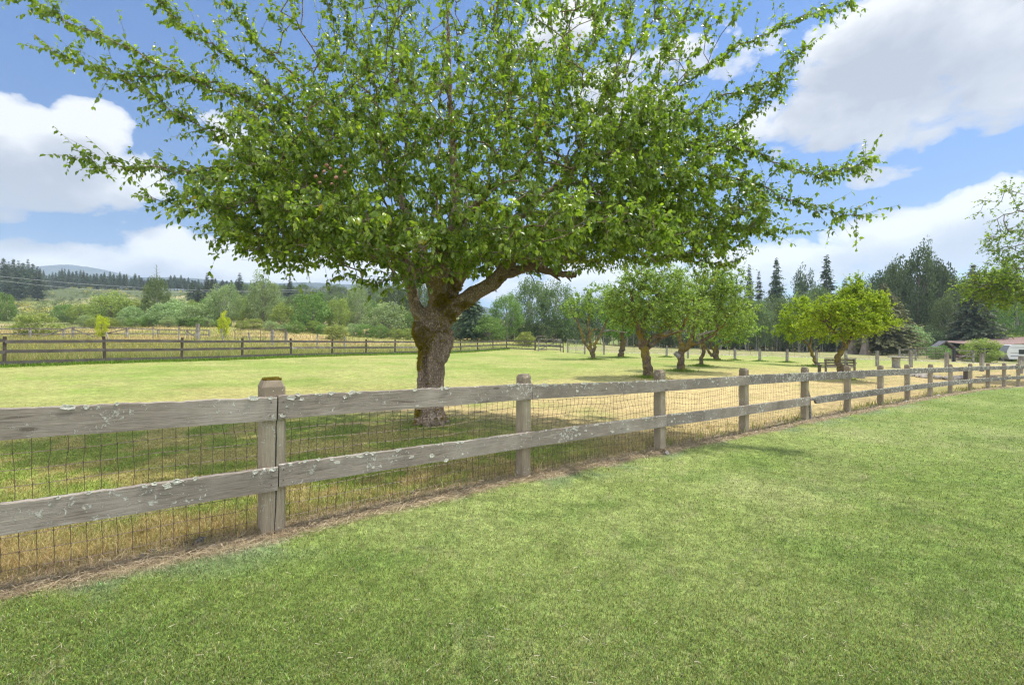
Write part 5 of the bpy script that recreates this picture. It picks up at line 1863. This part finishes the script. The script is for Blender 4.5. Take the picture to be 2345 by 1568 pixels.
def tube_gate(px0, px1, Y, h0, h1, mat, label, bars=4, verts=1, round_=.15, group='gates'):
    a, b_ = gpx(px0, Y), gpx(px1, Y)
    g = empty('tube_gate', a, label, 'gate', group)
    u = norm((b_ - a) * [1, 1, 0])
    L = np.linalg.norm((b_ - a)[:2])
    mb = MB()
    z0, z1 = a[2] + h0, a[2] + h1
    P_ = lambda s, z: np.array([a[0] + u[0] * s, a[1] + u[1] * s, z])
    r = round_
    loop = [P_(0, z0), P_(0, z1 - r), P_(r * .3, z1 - r * .3), P_(r, z1), P_(L - r, z1), P_(L - r * .3, z1 - r * .3), P_(L, z1 - r), P_(L, z0), P_(0, z0)]
    tube(mb, loop, .040, 6)
    mb.build('frame', MAT[mat], g, a)
    for k in range(1, bars):
        m2 = MB()
        z = z0 + (z1 - z0) * k / bars
        tube(m2, [P_(0, z), P_(L, z)], .030, 5)
        m2.build('bar', MAT[mat], g, a)
    for k in range(1, verts + 1):
        m2 = MB()
        s = L * k / (verts + 1)
        tube(m2, [P_(s, z0), P_(s, z1)], .030, 5)
        m2.build('upright', MAT[mat], g, a)
    return g


tube_gate(538, 655, 53, .1, 1.4, 'tube_metal', 'rusty tube gate standing in the tall meadow grass', 3, 1, .12)
tube_gate(1332 * 0 + 1227, 1252, 56, .1, 1.75, 'tube_metal', 'tall narrow brown tube gate with rounded top at the fence corner', 2, 0, .25)


def wood_gate(px0, px1, Y, h, label, brace=1, Y1=None, post=.14):
    a, b_ = gpx(px0, Y), gpx(px1, Y1 or Y)
    g = empty('wooden_gate', a, label, 'gate', 'gates')
    for p in (a, b_):
        mb = MB()
        stand_post(mb, p, h, post)
        mb.build('post', MAT['gray_wood'], g, a)
    for f in (.95, .5, .18):
        mb = MB()
        beam(mb, a + [0, -.09, h * f], b_ + [0, -.09, h * f], .04, .12)
        mb.build('rail', MAT['gray_rail'], g, a)
    if brace:
        mb = MB()
        beam(mb, a + (b_ - a) * .1 + [0, -.13, h * .2], b_ + [0, -.13, h * .9], .04, .11)
        mb.build('brace', MAT['gray_rail'], g, a)
    return g


wood_gate(1233, 1284, 55, 1.5, 'grey wooden gate with a diagonal brace at the fence corner')
# wire panel gate
a, b_ = gpx(1300, 53), gpx(1339, 50)
g = empty('wire_gate', a, 'wire mesh gate panel between two grey posts left of the bare stemmed tree', 'gate', 'gates')
for p in (a, b_):
    mb = MB()
    stand_post(mb, p, 1.6, .15)
    mb.build('post', MAT['gray_wood'], g, a)
mb = MB()
for f in np.linspace(.05, 1, 13): tube(mb, [a + [0, -.02, 1.4 * f], b_ + [0, -.02, 1.4 * f]], .005 if .06 < f < 1 else .02, 4)
for f in np.linspace(0, 1, 16): tube(mb, [a + (b_ - a) * f + [0, -.02, .05], a + (b_ - a) * f + [0, -.02, 1.4]], .005, 4)
tube(mb, [a + (b_ - a) * .5 + [0, -.03, -.05], a + (b_ - a) * .5 + [0, -.03, 1.45]], .025, 5)
mb.build('mesh_panel', MAT['steel'], g, a)

# bare posts on the far side of the orchard
for px, yt, yb, Y, w, lb in [(1383, 785, 812, 49, .16, 'bare grey post right of the thinly leaved apple tree'), (1526, 791, 818, 48, .17, 'bare post seen between the nearest and forked apple trunks'),
                             (1575, 797, 821, 46, .16, 'bare post showing just right of the forked apple trunk'), (1683, 797, 827, 44, .17, 'grey post right of the V stemmed apple tree'),
                             (1740, 798, 828, 43, .17, 'grey post second right of the V stemmed apple tree'), (1802, 799, 831, 41, .17, 'darker post left of the smaller yellow green tree'),
                             (1869, 801, 833, 40, .17, 'grey post directly behind the smaller yellow green trunk'), (1937, 803, 835, 39, .17, 'grey post behind the bench and curved trunk'),
                             (2009, 803, 838, 37.5, .18, 'grey post left of the small pedestal table'), (2086, 804, 840, 37, .18, 'tall grey post left of the long tube gate'),
                             (2168, 806, 842, 36, .19, 'tall pale post at the right end of the long tube gate'), (2248, 809, 842, 35, .19, 'tall pale post before the spreading light shrub'),
                             (2337, 815, 842, 34, .20, 'reddish grey post in front of the travel trailer')]:
    p = gpx(px, Y)
    h = (EYE - (yt - CY) / F * Y) - p[2]
    mb = MB()
    stand_post(mb, p, h, w, (RNG.normal(0, .02), 0))
    tag(mb.build('wooden_post', MAT['gray_wood'], None, p), lb, 'post', 'bare posts along the far side of the orchard')
for k, (px, Y) in enumerate([(1452, 70), (1537, 68), (1604, 67), (1670, 66), (1719, 65), (1768, 64), (1820, 63), (1876, 61), (1990, 58)]):
    p = gpx(px, Y)
    o = empty('electric_fence_post', p, 'thin rod of the electric fence with a yellow insulator, along the crop field', 'post', 'rods of the electric fence by the crop field')
    mb = MB()
    tube(mb, [p - [0, 0, .1], p + [0, 0, .95]], .016, 5)
    mb.build('rod', MAT['tube_metal'], o, p)
    mb = MB()
    tube(mb, [p + [0, 0, .93], p + [0, 0, 1.03]], [.05, .04], 6)
    mb.build('insulator', MAT['yellow_plastic'], o, p)
# stony margin
mb = MB()
r9 = np.random.default_rng(9)
for k in range(520):
    x = r9.uniform(8, 62)
    y = np.interp(x, BX, BY) + r9.normal(0, .35)
    V, q2, t2 = rock_mesh(r9.uniform(.05, .16), 900 + k, .6)
    mb.add(V + gp(x, y), q2, t2)
tag(mb.build('rubble', MAT['rock']), 'low line of brown stones dividing the orchard from the crop field', 'stones', None, 'stuff')

# ------------------------------------------------------------------ bench, table, rocks, planks
bp = gpx(1923, 23.2)
bench = empty('park_bench', bp, 'low weathered wooden bench seen from behind beside the yellow green tree', 'bench')
for k in range(3):
    mb = MB()
    box(mb, bp + [0, .02 * k - .02, .50 + k * .125], (1.48, .03, .095), 0)
    mb.build('back_slat', MAT['gray_rail'], bench, bp)
mb = MB()
box(mb, bp + [0, -.05, .84], (1.5, .10, .045))
mb.build('top_rail', MAT['gray_rail'], bench, bp)
mb = MB()
for k in range(4): box(mb, bp + [0, .12 + .11 * k, .40], (1.46, .095, .035))
mb.build('seat', MAT['gray_rail'], bench, bp)
for s in (-1, 1):
    mb = MB()
    box(mb, bp + [s * .74, .25, .60], (.10, .62, .05))
    mb.build('armrest', MAT['gray_rail'], bench, bp)
    for yy, hh in ((-.03, .8), (.5, .6)):
        mb = MB()
        box(mb, bp + [s * .70, yy, hh / 2], (.07, .07, hh))
        mb.build('leg', MAT['gray_rail'], bench, bp)
mb = MB()
box(mb, bp + [-.92, .1, .53], (.32, .4, .035))
box(mb, bp + [-.92, .1, .27], (.1, .1, .5))
tag(mb.build('side_table', MAT['gray_rail'], None, bp + [-.92, .1, 0]), 'tiny low wooden side table touching the left end of the bench', 'table')
p = gpx(1968, 22.6)
mb = MB()
box(mb, p + [0, 0, .09], (.36, .3, .2), .1, bev=.02)
tag(mb.build('concrete_block', MAT['concrete'], None, p), 'squat grey block on the grass right of the bench', 'block')
tp = gpx(2052, 35)
tb = empty('pedestal_table', tp, 'small pale topped pedestal table standing alone in the orchard', 'table')
mb = MB()
tube(mb, [tp + [0, 0, .78], tp + [0, 0, .80], tp + [0, 0, .84], tp + [0, 0, .85]], [.46, .50, .50, .47], 20)
mb.build('tabletop', MAT['concrete'], tb, tp)
mb = MB()
tube(mb, [tp, tp + [0, 0, .05], tp + [0, 0, .4], tp + [0, 0, .78]], [.28, .26, .24, .27], 14)
mb.build('pedestal', MAT['gray_wood'], tb, tp)
r8 = np.random.default_rng(8)
rc = gpx(2150, 26.5)
names = []
for k in range(26):
    big = k == 0
    if big: x, y, s = rc[0] + 1.0, rc[1] - .25, .34
    elif k == 1: x, y, s = rc[0] + 1.25, rc[1] + .35, .26
    else:
        x = rc[0] + r8.uniform(-1.35, .8)
        y = rc[1] + r8.normal(0, .42)
        s = r8.uniform(.14, .28)
    lb = 'largest pale boulder at the right end of the rock heap' if big else ('second boulder just behind the largest one of the rock heap' if k == 1 else 'broken field rock in the low heap behind the far fence bays')
    rock('rock', x, y, s, 400 + k, 'rock', lb, 'rock', 'rocks heaped on the dry grass behind the fence', .6, r8.uniform(0, .06) if k > 1 else 0)
for k, (px, Y, L, lb) in enumerate([(2285, 30, 1.75, 'longer weathered plank lying on the grass behind the far fence bays'), (2262, 28.6, 1.3, 'shorter dark plank lying just in front of the longer one')]):
    p = gpx(px, Y)
    mb = MB()
    beam(mb, p + [-L / 2, 0, .06], p + [L / 2, .15, .06], .18, .06)
    tag(mb.build('plank', MAT['gray_rail'], None, p), lb, 'plank', 'planks left on the grass')
p = gpx(2214, 25.5)
mb = MB()
beam(mb, p - [0, 0, .1], p + [0, 0, .55], .2, .2, up=(0, 1, 0))
tag(mb.build('wooden_stump', MAT['dark_wood'], None, p), 'short dark post stump right of the rock heap', 'stump')

# ------------------------------------------------------------------ yard at the far right: gate, shed, roof, trailer
tube_gate(2102, 2163, 58, .25, 1.5, 'tube_metal', 'long rusty tube gate in front of the shed', 4, 2, .2)
wood_gate(2060, 2097, 58, 1.35, 'brown rail gate with a slanting brace left of the long tube gate', 1)
wood_gate(2181, 2229, 57, 1.45, 'brown rail gate with a slanting brace right of the black post', 1)
p = gpx(2179.5, 57)
mb = MB()
box(mb, p + [-.02, -.32, .8], (.26, .2, 1.7), bev=.02)
tag(mb.build('gatepost', MAT['black'], None, p + [0, -.32, 0]), 'black painted gatepost right of the long tube gate', 'post')

sp = gpx(2158, 73)
shed = empty('garden_shed', sp, 'small open gabled shed with grey sheet roof and brown gable', 'shed')
k = 73 / F
gW = 38 * k      # width of the gable that faces the lawn
zr = EYE - (781.5 - CY) / F * 73
ze = EYE - (801.5 - CY) / F * 73
uu = norm(np.array([.852, -.524, 0]))       # along the gable
vv = np.array([.524, .852, 0])           # along the ridge, away
half = 1.5
c0 = np.array([(2166 - CX) / F * 71.5, 71.5, 0])
depth = 4.2
Gp = lambda s, d, z: np.array([*(c0 + uu * s + vv * d)[:2], z])
mb = MB()
wl = half - .35
V = [Gp(-wl, .3, sp[2]), Gp(wl, .3, sp[2]), Gp(wl, .3, ze), Gp(0, .3, zr - .12), Gp(-wl, .3, ze)]
V2 = [v + vv * .12 for v in V]
mb.add(V + V2, [(0, 1, 6, 5), (1, 2, 7, 6), (2, 3, 8, 7), (3, 4, 9, 8), (4, 0, 5, 9)], [(0, 2, 1), (0, 4, 2), (4, 3, 2), (5, 6, 7), (5, 7, 9), (9, 7, 8)])
mb.build('gable_wall', MAT['shed_wall'], shed, sp)
for s in (-1, 1):
    mb = MB()
    beam(mb, Gp(s * wl, .45, (sp[2] + ze) / 2), Gp(s * wl, depth, (sp[2] + ze) / 2), .12, ze - sp[2])
    mb.build('side_wall', MAT['shed_wall'], shed, sp)
    mb = MB()
    th = .07
    e_ = half + .1
    zz = ze - .05
    V = [Gp(0, -.35, zr), Gp(s * e_, -.35, zz), Gp(s * e_, depth + .3, zz), Gp(0, depth + .3, zr)]
    V = V + [v + [0, 0, th] for v in V]
    mb.add(V, [(0, 1, 2, 3), (7, 6, 5, 4), (0, 4, 5, 1), (1, 5, 6, 2), (2, 6, 7, 3), (3, 7, 4, 0)])
    for t_ in np.linspace(.04, .96, 9):   # sheet ribs
        a = V[4] + (V[7] - V[4]) * t_
        b_ = V[5] + (V[6] - V[5]) * t_
        beam(mb, a + [0, 0, .02], b_ + [0, 0, .02], .05, .03)
    mb.build('roof', MAT['roof_gray'], shed, sp)
    mb = MB()
    beam(mb, Gp(0, -.38, zr - .05), Gp(s * e_, -.38, zz - .05), .05, .2)
    mb.build('bargeboard', MAT['dark_wood'], shed, sp)
mb = MB()
box(mb, c0 * [1, 1, 0] + uu * -.3 + vv * .22 + [0, 0, sp[2] + 1.0], (1.1, .1, 2.0), math.atan2(uu[1], uu[0]))
mb.build('door', MAT['dark_wood'], shed, sp)
plant('bush3', 'shrub', 'rounded green shrub growing against the shed front', 'shrub', 2150, 791, 820, 58, 68, 'green_leaf', 'garden shrubs by the yard')
# globe lamp
p = gpx(2183, 66)
lampo = empty('globe_lamp', p, 'white globe lamp on a dark pole beside the shed', 'lamp')
zg = EYE - (806 - CY) / F * 66
mb = MB()
tube(mb, [p, [p[0], p[1], zg]], .04, 6)
mb.build('pole', MAT['black'], lampo, p)
mb = MB().add(np.array(Va) * .16 + [p[0], p[1], zg + .1], qa)
mb.build('globe', MAT['white_globe'], lampo, p, smooth=True)
plant('bush0', 'shrub', 'dark red leaved bush low beside the light spreading shrub', 'shrub', 2214, 806, 826, 48, 64, 'red_leaf', 'garden shrubs by the yard')
plant('bush1', 'shrub', 'light green spreading shrub left of the trailer', 'shrub', 2244, 774, 826, 88, 60, 'lightshrub_leaf', 'garden shrubs by the yard')
plant('bush2', 'shrub', 'domed light green shrub rising behind the red roof', 'shrub', 2295, 758, 826, 96, 94, 'lightshrub_leaf', 'garden shrubs by the yard')
# open sided shelter with faded red roof
cb = gpx(2320, 84)
car = empty('pole_barn', cb, 'open sided shelter with a faded red sheet roof behind the trailer', 'shelter')
yb0, yb1 = 82, 90
zA = EYE - (792 - CY) / F * yb0
zB = EYE - (781 - CY) / F * yb0
xa, xb = (2254 - CX) / F * yb0, (2460 - CX) / F * yb0
mb = MB()
V = [(xa, yb0, zA), (xb, yb0, zB), (xb, yb1, zB + .7), (xa, yb1, zA + .7)]
V = [np.array(v) for v in V]
V += [v + [0, 0, .12] for v in V]
mb.add(V, [(0, 1, 2, 3), (7, 6, 5, 4), (0, 4, 5, 1), (1, 5, 6, 2), (2, 6, 7, 3), (3, 7, 4, 0)])
for t_ in np.linspace(.01, .99, 40):
    a = V[4] + (V[5] - V[4]) * t_
    b2 = V[7] + (V[6] - V[7]) * t_
    beam(mb, a + [0, 0, .015], b2 + [0, 0, .015], .05, .03)
mb.build('roof', MAT['roof_red'], car, cb)
for f in (.02, .22, .45, .7, .97):
    for yy in (yb0 + .2, yb1 - .2):
        x = xa + (xb - xa) * f
        g0 = gz(x, yy)[0]
        zt = zA + (zB - zA) * f - .02 + (.66 if yy > 85 else .02)
        mb = MB()
        beam(mb, (x, yy, g0 - .1), (x, yy, zt), .15, .15, up=(0, 1, 0))
        mb.build('post', MAT['gray_wood'], car, cb)
g0 = gz((xa + xb) / 2, yb1)[0]
mb = MB()
beam(mb, (xa, yb1 - .05, g0 + .9), (xb, yb1 - .05, g0 + .9), .08, 1.8)
mb.build('back_wall', MAT['shed_wall'], car, cb)
# travel trailer
tbp = gpx(2306, 72)
trl = empty('travel_trailer', tbp, 'silver white travel trailer with grey front parked by the shelter', 'trailer')
tx = np.array([.90, -.436, 0])     # along its length
ty = np.array([.436, .90, 0])
zt = EYE - (789 - CY) / F * 72
zb = EYE - (822 - CY) / F * 72
TP = lambda s, d, z: tbp * [1, 1, 0] + tx * s + ty * d + np.array([0, 0, z])
mb = MB()
Lt, Wt = 7.5, 2.4
prof_ = [(0.25, zb), (0, zb + .7), (.0, zb + 1.2), (.35, zt - .1), (.6, zt), (Lt, zt), (Lt, zb)]
V = [TP(s, 0, z) for s, z in prof_] + [TP(s, Wt, z) for s, z in prof_]
m_ = len(prof_)
mb.add(V, [(i, (i + 1) % m_, m_ + (i + 1) % m_, m_ + i) for i in range(m_)], [(0, i + 1, i) for i in range(1, m_ - 1)] + [(m_, m_ + i, m_ + i + 1) for i in range(1, m_ - 1)])
mb.build('body', MAT['trailer_white'], trl, tbp)
mb = MB()
V = [TP(s - .02, -.01, z) for s, z in prof_[:4]] + [TP(s - .02, Wt + .01, z) for s, z in prof_[:4]]
mb.add(V, [(0, 1, 5, 4), (1, 2, 6, 5), (2, 3, 7, 6)])
mb.build('front_cap', MAT['trailer_gray'], trl, tbp)
for z, w_ in ((zb + .45, .10), (zb + .95, .05), (zb + 1.75, .06)):
    mb = MB()
    beam(mb, TP(.4, -.012, z), TP(Lt, -.012, z), .02, w_)
    mb.build('stripe', MAT['trailer_stripe'], trl, tbp)
for s0, s1, z0, z1 in ((1.3, 2.1, zb + .75, zb + 1.45), (4.2, 5.4, zb + .8, zb + 1.4)):
    mb = MB()
    beam(mb, TP(s0, -.02, (z0 + z1) / 2), TP(s1, -.02, (z0 + z1) / 2), .03, z1 - z0)
    f_ = mb.build('window', MAT['black'], trl, tbp)
    mb = MB()
    beam(mb, TP(s0 + .06, -.045, (z0 + z1) / 2), TP(s1 - .06, -.045, (z0 + z1) / 2), .01, z1 - z0 - .12)
    mb.build('pane', MAT['glass_dark'], f_, tbp)
mb = MB()
beam(mb, TP(2.9, -.02, zb + .95), TP(3.6, -.02, zb + .95), .03, 1.75)
mb.build('door', MAT['trailer_gray'], trl, tbp)
for s in (4.3, 5.15):
    mb = MB()
    c_ = TP(s, .12, zb - .02)
    tube(mb, [c_ - ty * .11, c_ + ty * .11], .33, 16)
    w0 = mb.build('wheel', MAT['rubber'], trl, tbp)
    mb = MB()
    tube(mb, [c_ - ty * .13, c_ - ty * .11], .17, 10)
    mb.build('rim', MAT['steel'], w0, tbp)
mb = MB()
for d_ in (.5, Wt - .5): beam(mb, TP(.2, d_, zb - .08), TP(-1.3, Wt / 2, zb - .12), .08, .1)
mb.build('hitch', MAT['black'], trl, tbp)
mb = MB()
tube(mb, [TP(-.95, Wt / 2, zb - .75), TP(-.95, Wt / 2, zb + .35)], .05, 7)
mb.build('jack', MAT['steel'], trl, tbp)
mb = MB()
box(mb, TP(3.2, 1.2, zt + .1), (.8, .7, .22), math.atan2(tx[1], tx[0]), bev=.05)
mb.build('roof_vent', MAT['trailer_white'], trl, tbp)

# ------------------------------------------------------------------ overhead cables
for k, (pts, lb) in enumerate([([(-160, 590, 230), (0, 603, 235), (252, 627, 250), (590, 638, 290), (900, 640, 330)], 'uppermost thin cable crossing before the distant mountain'),
                               ([(-160, 619, 190), (0, 633, 195), (216, 652, 205), (494, 665, 225), (760, 662, 250), (960, 655, 280)], 'middle pale cable sagging across the ridge pines'),
                               ([(-160, 628, 190), (0, 643, 195), (227, 664, 205), (494, 669, 225), (760, 666, 250), (960, 659, 280)], 'lower pale cable sagging across the cleared hillside')]):
    L_ = smooth_line([at(*p) for p in pts], 8)
    mb = MB()
    tube(mb, L_, [.035, .05, .05, .03][k], 5, cap=False)
    tag(mb.build('overhead_cable', MAT['cable']), lb, 'cable', 'power cables over the hillside')

# ------------------------------------------------------------------ distant mountains
MAT['mountain'] = plain_mat('mountain_forest', (.035, .05, .05), .95, .1, 0, .4, .02, .0)


def mountain(pts, Y, dep):
    px = np.linspace(pts[0][0], pts[-1][0], 90)
    py = np.interp(px, [p[0] for p in pts], [p[1] for p in pts])
    py = np.convolve(np.pad(py, 4, mode='edge'), np.ones(9) / 9, 'valid') + (fbm(px * .05, px * 0, 4, 91) - .5) * 3
    rows = 14
    V = []
    for f in np.linspace(-1, 1, rows):
        y = Y + f * dep
        prof2 = math.cos(f * math.pi / 2) ** .8
        x = (px - CX) / F * Y
        top = EYE - (py - CY) / F * Y
        z = -20 + (top + 20) * prof2 * (1 + (fbm(x * .008, np.full(90, f * 3.0), 4, 92) - .5) * .35 * (1 - prof2))
        V.append(np.column_stack([x, np.full(90, y), z]))
    q2 = [(i * 90 + j, i * 90 + j + 1, (i + 1) * 90 + j + 1, (i + 1) * 90 + j) for i in range(rows - 1) for j in range(89)]
    tag(MB().add(np.concatenate(V), q2).build('mountain', MAT['mountain'], smooth=True), kind='structure')


mountain([(-500, 660), (-250, 640), (0, 632), (80, 618), (110, 612), (135, 608), (152, 604), (166, 603.5), (185, 608), (205, 613), (235, 615), (270, 624), (330, 640), (420, 660)], 2500, 520)
mountain([(250, 660), (300, 637), (380, 635), (450, 638), (520, 645), (620, 652), (690, 646), (740, 649), (800, 652), (880, 654), (980, 672), (1100, 700), (1200, 730)], 1900, 350)

# ------------------------------------------------------------------ air
HAZE = 2.3e-4
mb = MB()
box(mb, (0, 0, (440 + ZMIN - 1) / 2), (7200, 7200, 440 - ZMIN + 1))
hz_ = mb.build('haze', None)
m, t, out = new_mat('haze')
pv = t.n('ShaderNodeVolumePrincipled')
pv.inputs['Color'].default_value = (.70, .83, 1.0, 1)
pv.inputs['Density'].default_value = HAZE
pv.inputs['Anisotropy'].default_value = .2
t.L.new(pv.outputs[0], out.inputs['Volume'])
hz_.data.materials.append(m)
tag(hz_, 'thin summer haze', 'haze', None, 'stuff')

# ------------------------------------------------------------------ sky, sun, camera
w = bpy.data.worlds.new('World')
S.world = w
w.use_nodes = True
t = NT(w.node_tree)
w.node_tree.nodes.clear()
out = t.n('ShaderNodeOutputWorld')
sky = t.n('ShaderNodeTexSky', sky_type='NISHITA')
sky.sun_disc = False
sky.sun_elevation = SUN_EL
sky.sun_rotation = math.atan2(SUN_AZ[0], SUN_AZ[1])
sky.altitude = 0
sky.air_density = 1.0
sky.dust_density = .35
sky.ozone_density = 3.0
bg1 = t.n('ShaderNodeBackground')
bg1.inputs[1].default_value = .085
sz_ = t.n('ShaderNodeSeparateXYZ')
t.put(sz_.inputs[0], t.n('ShaderNodeTexCoord').outputs['Generated'])
deep = t.ramp(sz_.outputs[2], [(.0, (.43, .56, .69)), (.16, (.33, .47, .63)), (.42, (.37, .62, .89))])
t.put(bg1.inputs[0], t.mix(1.0, sky.outputs[0], deep, 'MULTIPLY'))
gen = t.n('ShaderNodeTexCoord').outputs['Generated']
BL = [  # px, py, rx, ry, weight
    (120, 385, 235, 95, 1.0), (70, 315, 150, 62, .8), (215, 305, 95, 58, .9), (345, 395, 85, 50, .7), (-120, 350, 200, 110, 1.0),
    (120, 592, 400, 44, .75), (480, 585, 200, 45, .6), (620, 620, 210, 50, .9), (-200, 560, 300, 60, .8), (20, 490, 60, 30, .4),
    (540, 310, 120, 45, .35), (1330, 60, 120, 40, .4),
    (2070, 120, 340, 110, 1.0), (2330, 90, 290, 160, 1.0), (1900, 255, 230, 85, .9), (1540, 195, 220, 85, .75), (2080, 280, 200, 60, .5), (2120, 222, 130, 62, .85),
    (2100, 565, 380, 85, .95), (2330, 480, 200, 85, .9), (1800, 605, 300, 65, .75), (2560, 300, 150, 60, .5), (1100, 640, 420, 60, .7),
    (2290, 275, 90, 26, .35), (2030, 405, 90, 20, .4), (1480, 640, 300, 60, .8)]


def cloud(vec):
    s3 = t.n('ShaderNodeSeparateXYZ')
    t.put(s3.inputs[0], vec)
    x, y, z = s3.outputs
    az = t.m('ARCTAN2', x, y)
    el = t.m('ARCSINE', z)
    acc = None
    for px, py, rx, ry, wt in BL:
        a0 = math.atan((px - CX) / F)
        e0 = math.atan((CY - py) / F * math.cos(a0))
        ra = rx / F * math.cos(a0) ** 2
        re = ry / F * math.cos(a0)
        u = t.m('MULTIPLY_ADD', az, 1 / ra, -a0 / ra)
        v = t.m('MULTIPLY_ADD', el, 1 / re, -e0 / re)
        d2 = t.m('MULTIPLY_ADD', v, v, t.m('MULTIPLY', u, u))
        b = t.m('MULTIPLY_ADD', d2, -.75 * wt, wt)
        acc = b if acc is None else t.m('SMOOTH_MAX', acc, b, .15)
    sc = t.scale(vec, (1, 1, 1.6))
    n = t.noise(sc, 5.5, 9, .56, .25)
    nb = t.noise(sc, 1.9, 4, .55, .0)
    # elsewhere (overhead, behind) broken cloud from noise alone
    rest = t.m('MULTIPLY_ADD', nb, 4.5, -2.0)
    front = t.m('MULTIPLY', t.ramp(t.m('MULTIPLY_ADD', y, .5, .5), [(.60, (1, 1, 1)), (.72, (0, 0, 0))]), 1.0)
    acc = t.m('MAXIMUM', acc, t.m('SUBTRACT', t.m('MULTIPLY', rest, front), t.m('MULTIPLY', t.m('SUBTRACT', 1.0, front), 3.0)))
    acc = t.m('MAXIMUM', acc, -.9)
    vo = t.n('ShaderNodeTexVoronoi')
    wv = t.n('ShaderNodeTexNoise')
    t.put(wv.inputs['Vector'], sc)
    wv.inputs['Scale'].default_value = 6
    t.put(vo.inputs['Vector'], t.vm('ADD', sc, t.vm('SCALE', wv.outputs[1], .12)))
    vo.inputs['Scale'].default_value = 9
    vo.inputs['Detail'].default_value = 4
    vo.inputs['Roughness'].default_value = .55
    vo.normalize = True
    puff = t.m('MULTIPLY_ADD', vo.outputs['Distance'], -2.3, .62)
    return t.m('ADD', t.m('ADD', t.m('MULTIPLY_ADD', n, 3.0, -1.56), puff), acc), n


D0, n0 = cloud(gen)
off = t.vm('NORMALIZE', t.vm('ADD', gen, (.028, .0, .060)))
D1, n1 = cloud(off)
cov = t.ramp(t.m('MULTIPLY_ADD', D0, .5, .5), [(.50, (0, 0, 0)), (.56, (.55, .55, .55)), (.68, (1, 1, 1))])
lit = t.ramp(t.m('MULTIPLY_ADD', D1, .37, .5, ), [(.34, (1, 1, 1)), (.47, (.70, .70, .70)), (.62, (.32, .32, .32)), (.84, (.0, .0, .0))])
CB = 5.9
cc = t.mix(lit, tuple(CB * v for v in (.48, .505, .575)), tuple(CB * v for v in (1.0, 1.0, 1.0)))
bg2 = t.n('ShaderNodeBackground')
bg2.inputs[1].default_value = .085
# added fill: unseen clouds behind the camera and overhead boosted to brighten shaded sides
sg = t.n('ShaderNodeSeparateXYZ')
t.put(sg.inputs[0], gen)
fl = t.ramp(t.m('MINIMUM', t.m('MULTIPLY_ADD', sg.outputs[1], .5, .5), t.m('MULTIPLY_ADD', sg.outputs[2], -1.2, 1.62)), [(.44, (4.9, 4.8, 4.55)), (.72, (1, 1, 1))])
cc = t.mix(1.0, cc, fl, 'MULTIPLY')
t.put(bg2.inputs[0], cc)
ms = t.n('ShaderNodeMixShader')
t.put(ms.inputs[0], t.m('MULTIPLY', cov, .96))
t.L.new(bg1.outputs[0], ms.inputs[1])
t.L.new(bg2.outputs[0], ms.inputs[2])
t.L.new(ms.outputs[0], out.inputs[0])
w.cycles.sampling_method = 'MANUAL'
w.cycles.sample_map_resolution = 1024

sl = bpy.data.lights.new('sun', 'SUN')
sl.energy = 3.0
sl.angle = R(2.0)
sl.color = (1.0, .955, .89)
so = bpy.data.objects.new('sun', sl)
COL.objects.link(so)
dirv = Vector((SUN_AZ[0] * math.cos(SUN_EL), SUN_AZ[1] * math.cos(SUN_EL), math.sin(SUN_EL)))
so.rotation_euler = dirv.to_track_quat('Z', 'Y').to_euler()
so.location = (20, 20, 60)

cam = bpy.data.cameras.new('camera')
cam.sensor_width = 36
cam.lens = 36 * F / 2345
cam.clip_start = .05
cam.clip_end = 12000
co_ = bpy.data.objects.new('camera', cam)
COL.objects.link(co_)
co_.location = (0, 0, EYE)
co_.rotation_euler = (math.pi / 2, 0, 0)
S.camera = co_

S.view_settings.view_transform = 'Standard'
S.view_settings.look = 'None'
S.view_settings.exposure = 1.02
S.view_settings.gamma = 1
S.render.engine = 'CYCLES'
cy = S.cycles
cy.max_bounces = 8
cy.diffuse_bounces = 5
cy.glossy_bounces = 2
cy.transmission_bounces = 5
cy.volume_bounces = 1
cy.transparent_max_bounces = 6
cy.caustics_reflective = False
cy.caustics_refractive = False
cy.sample_clamp_indirect = 6
cy.use_denoising = True
cy.denoising_prefilter = 'NONE'
cy.denoising_input_passes = 'RGB_ALBEDO_NORMAL'
cy.pixel_filter_type = 'BLACKMAN_HARRIS'
cy.filter_width = 1.3
S.render.film_transparent = False
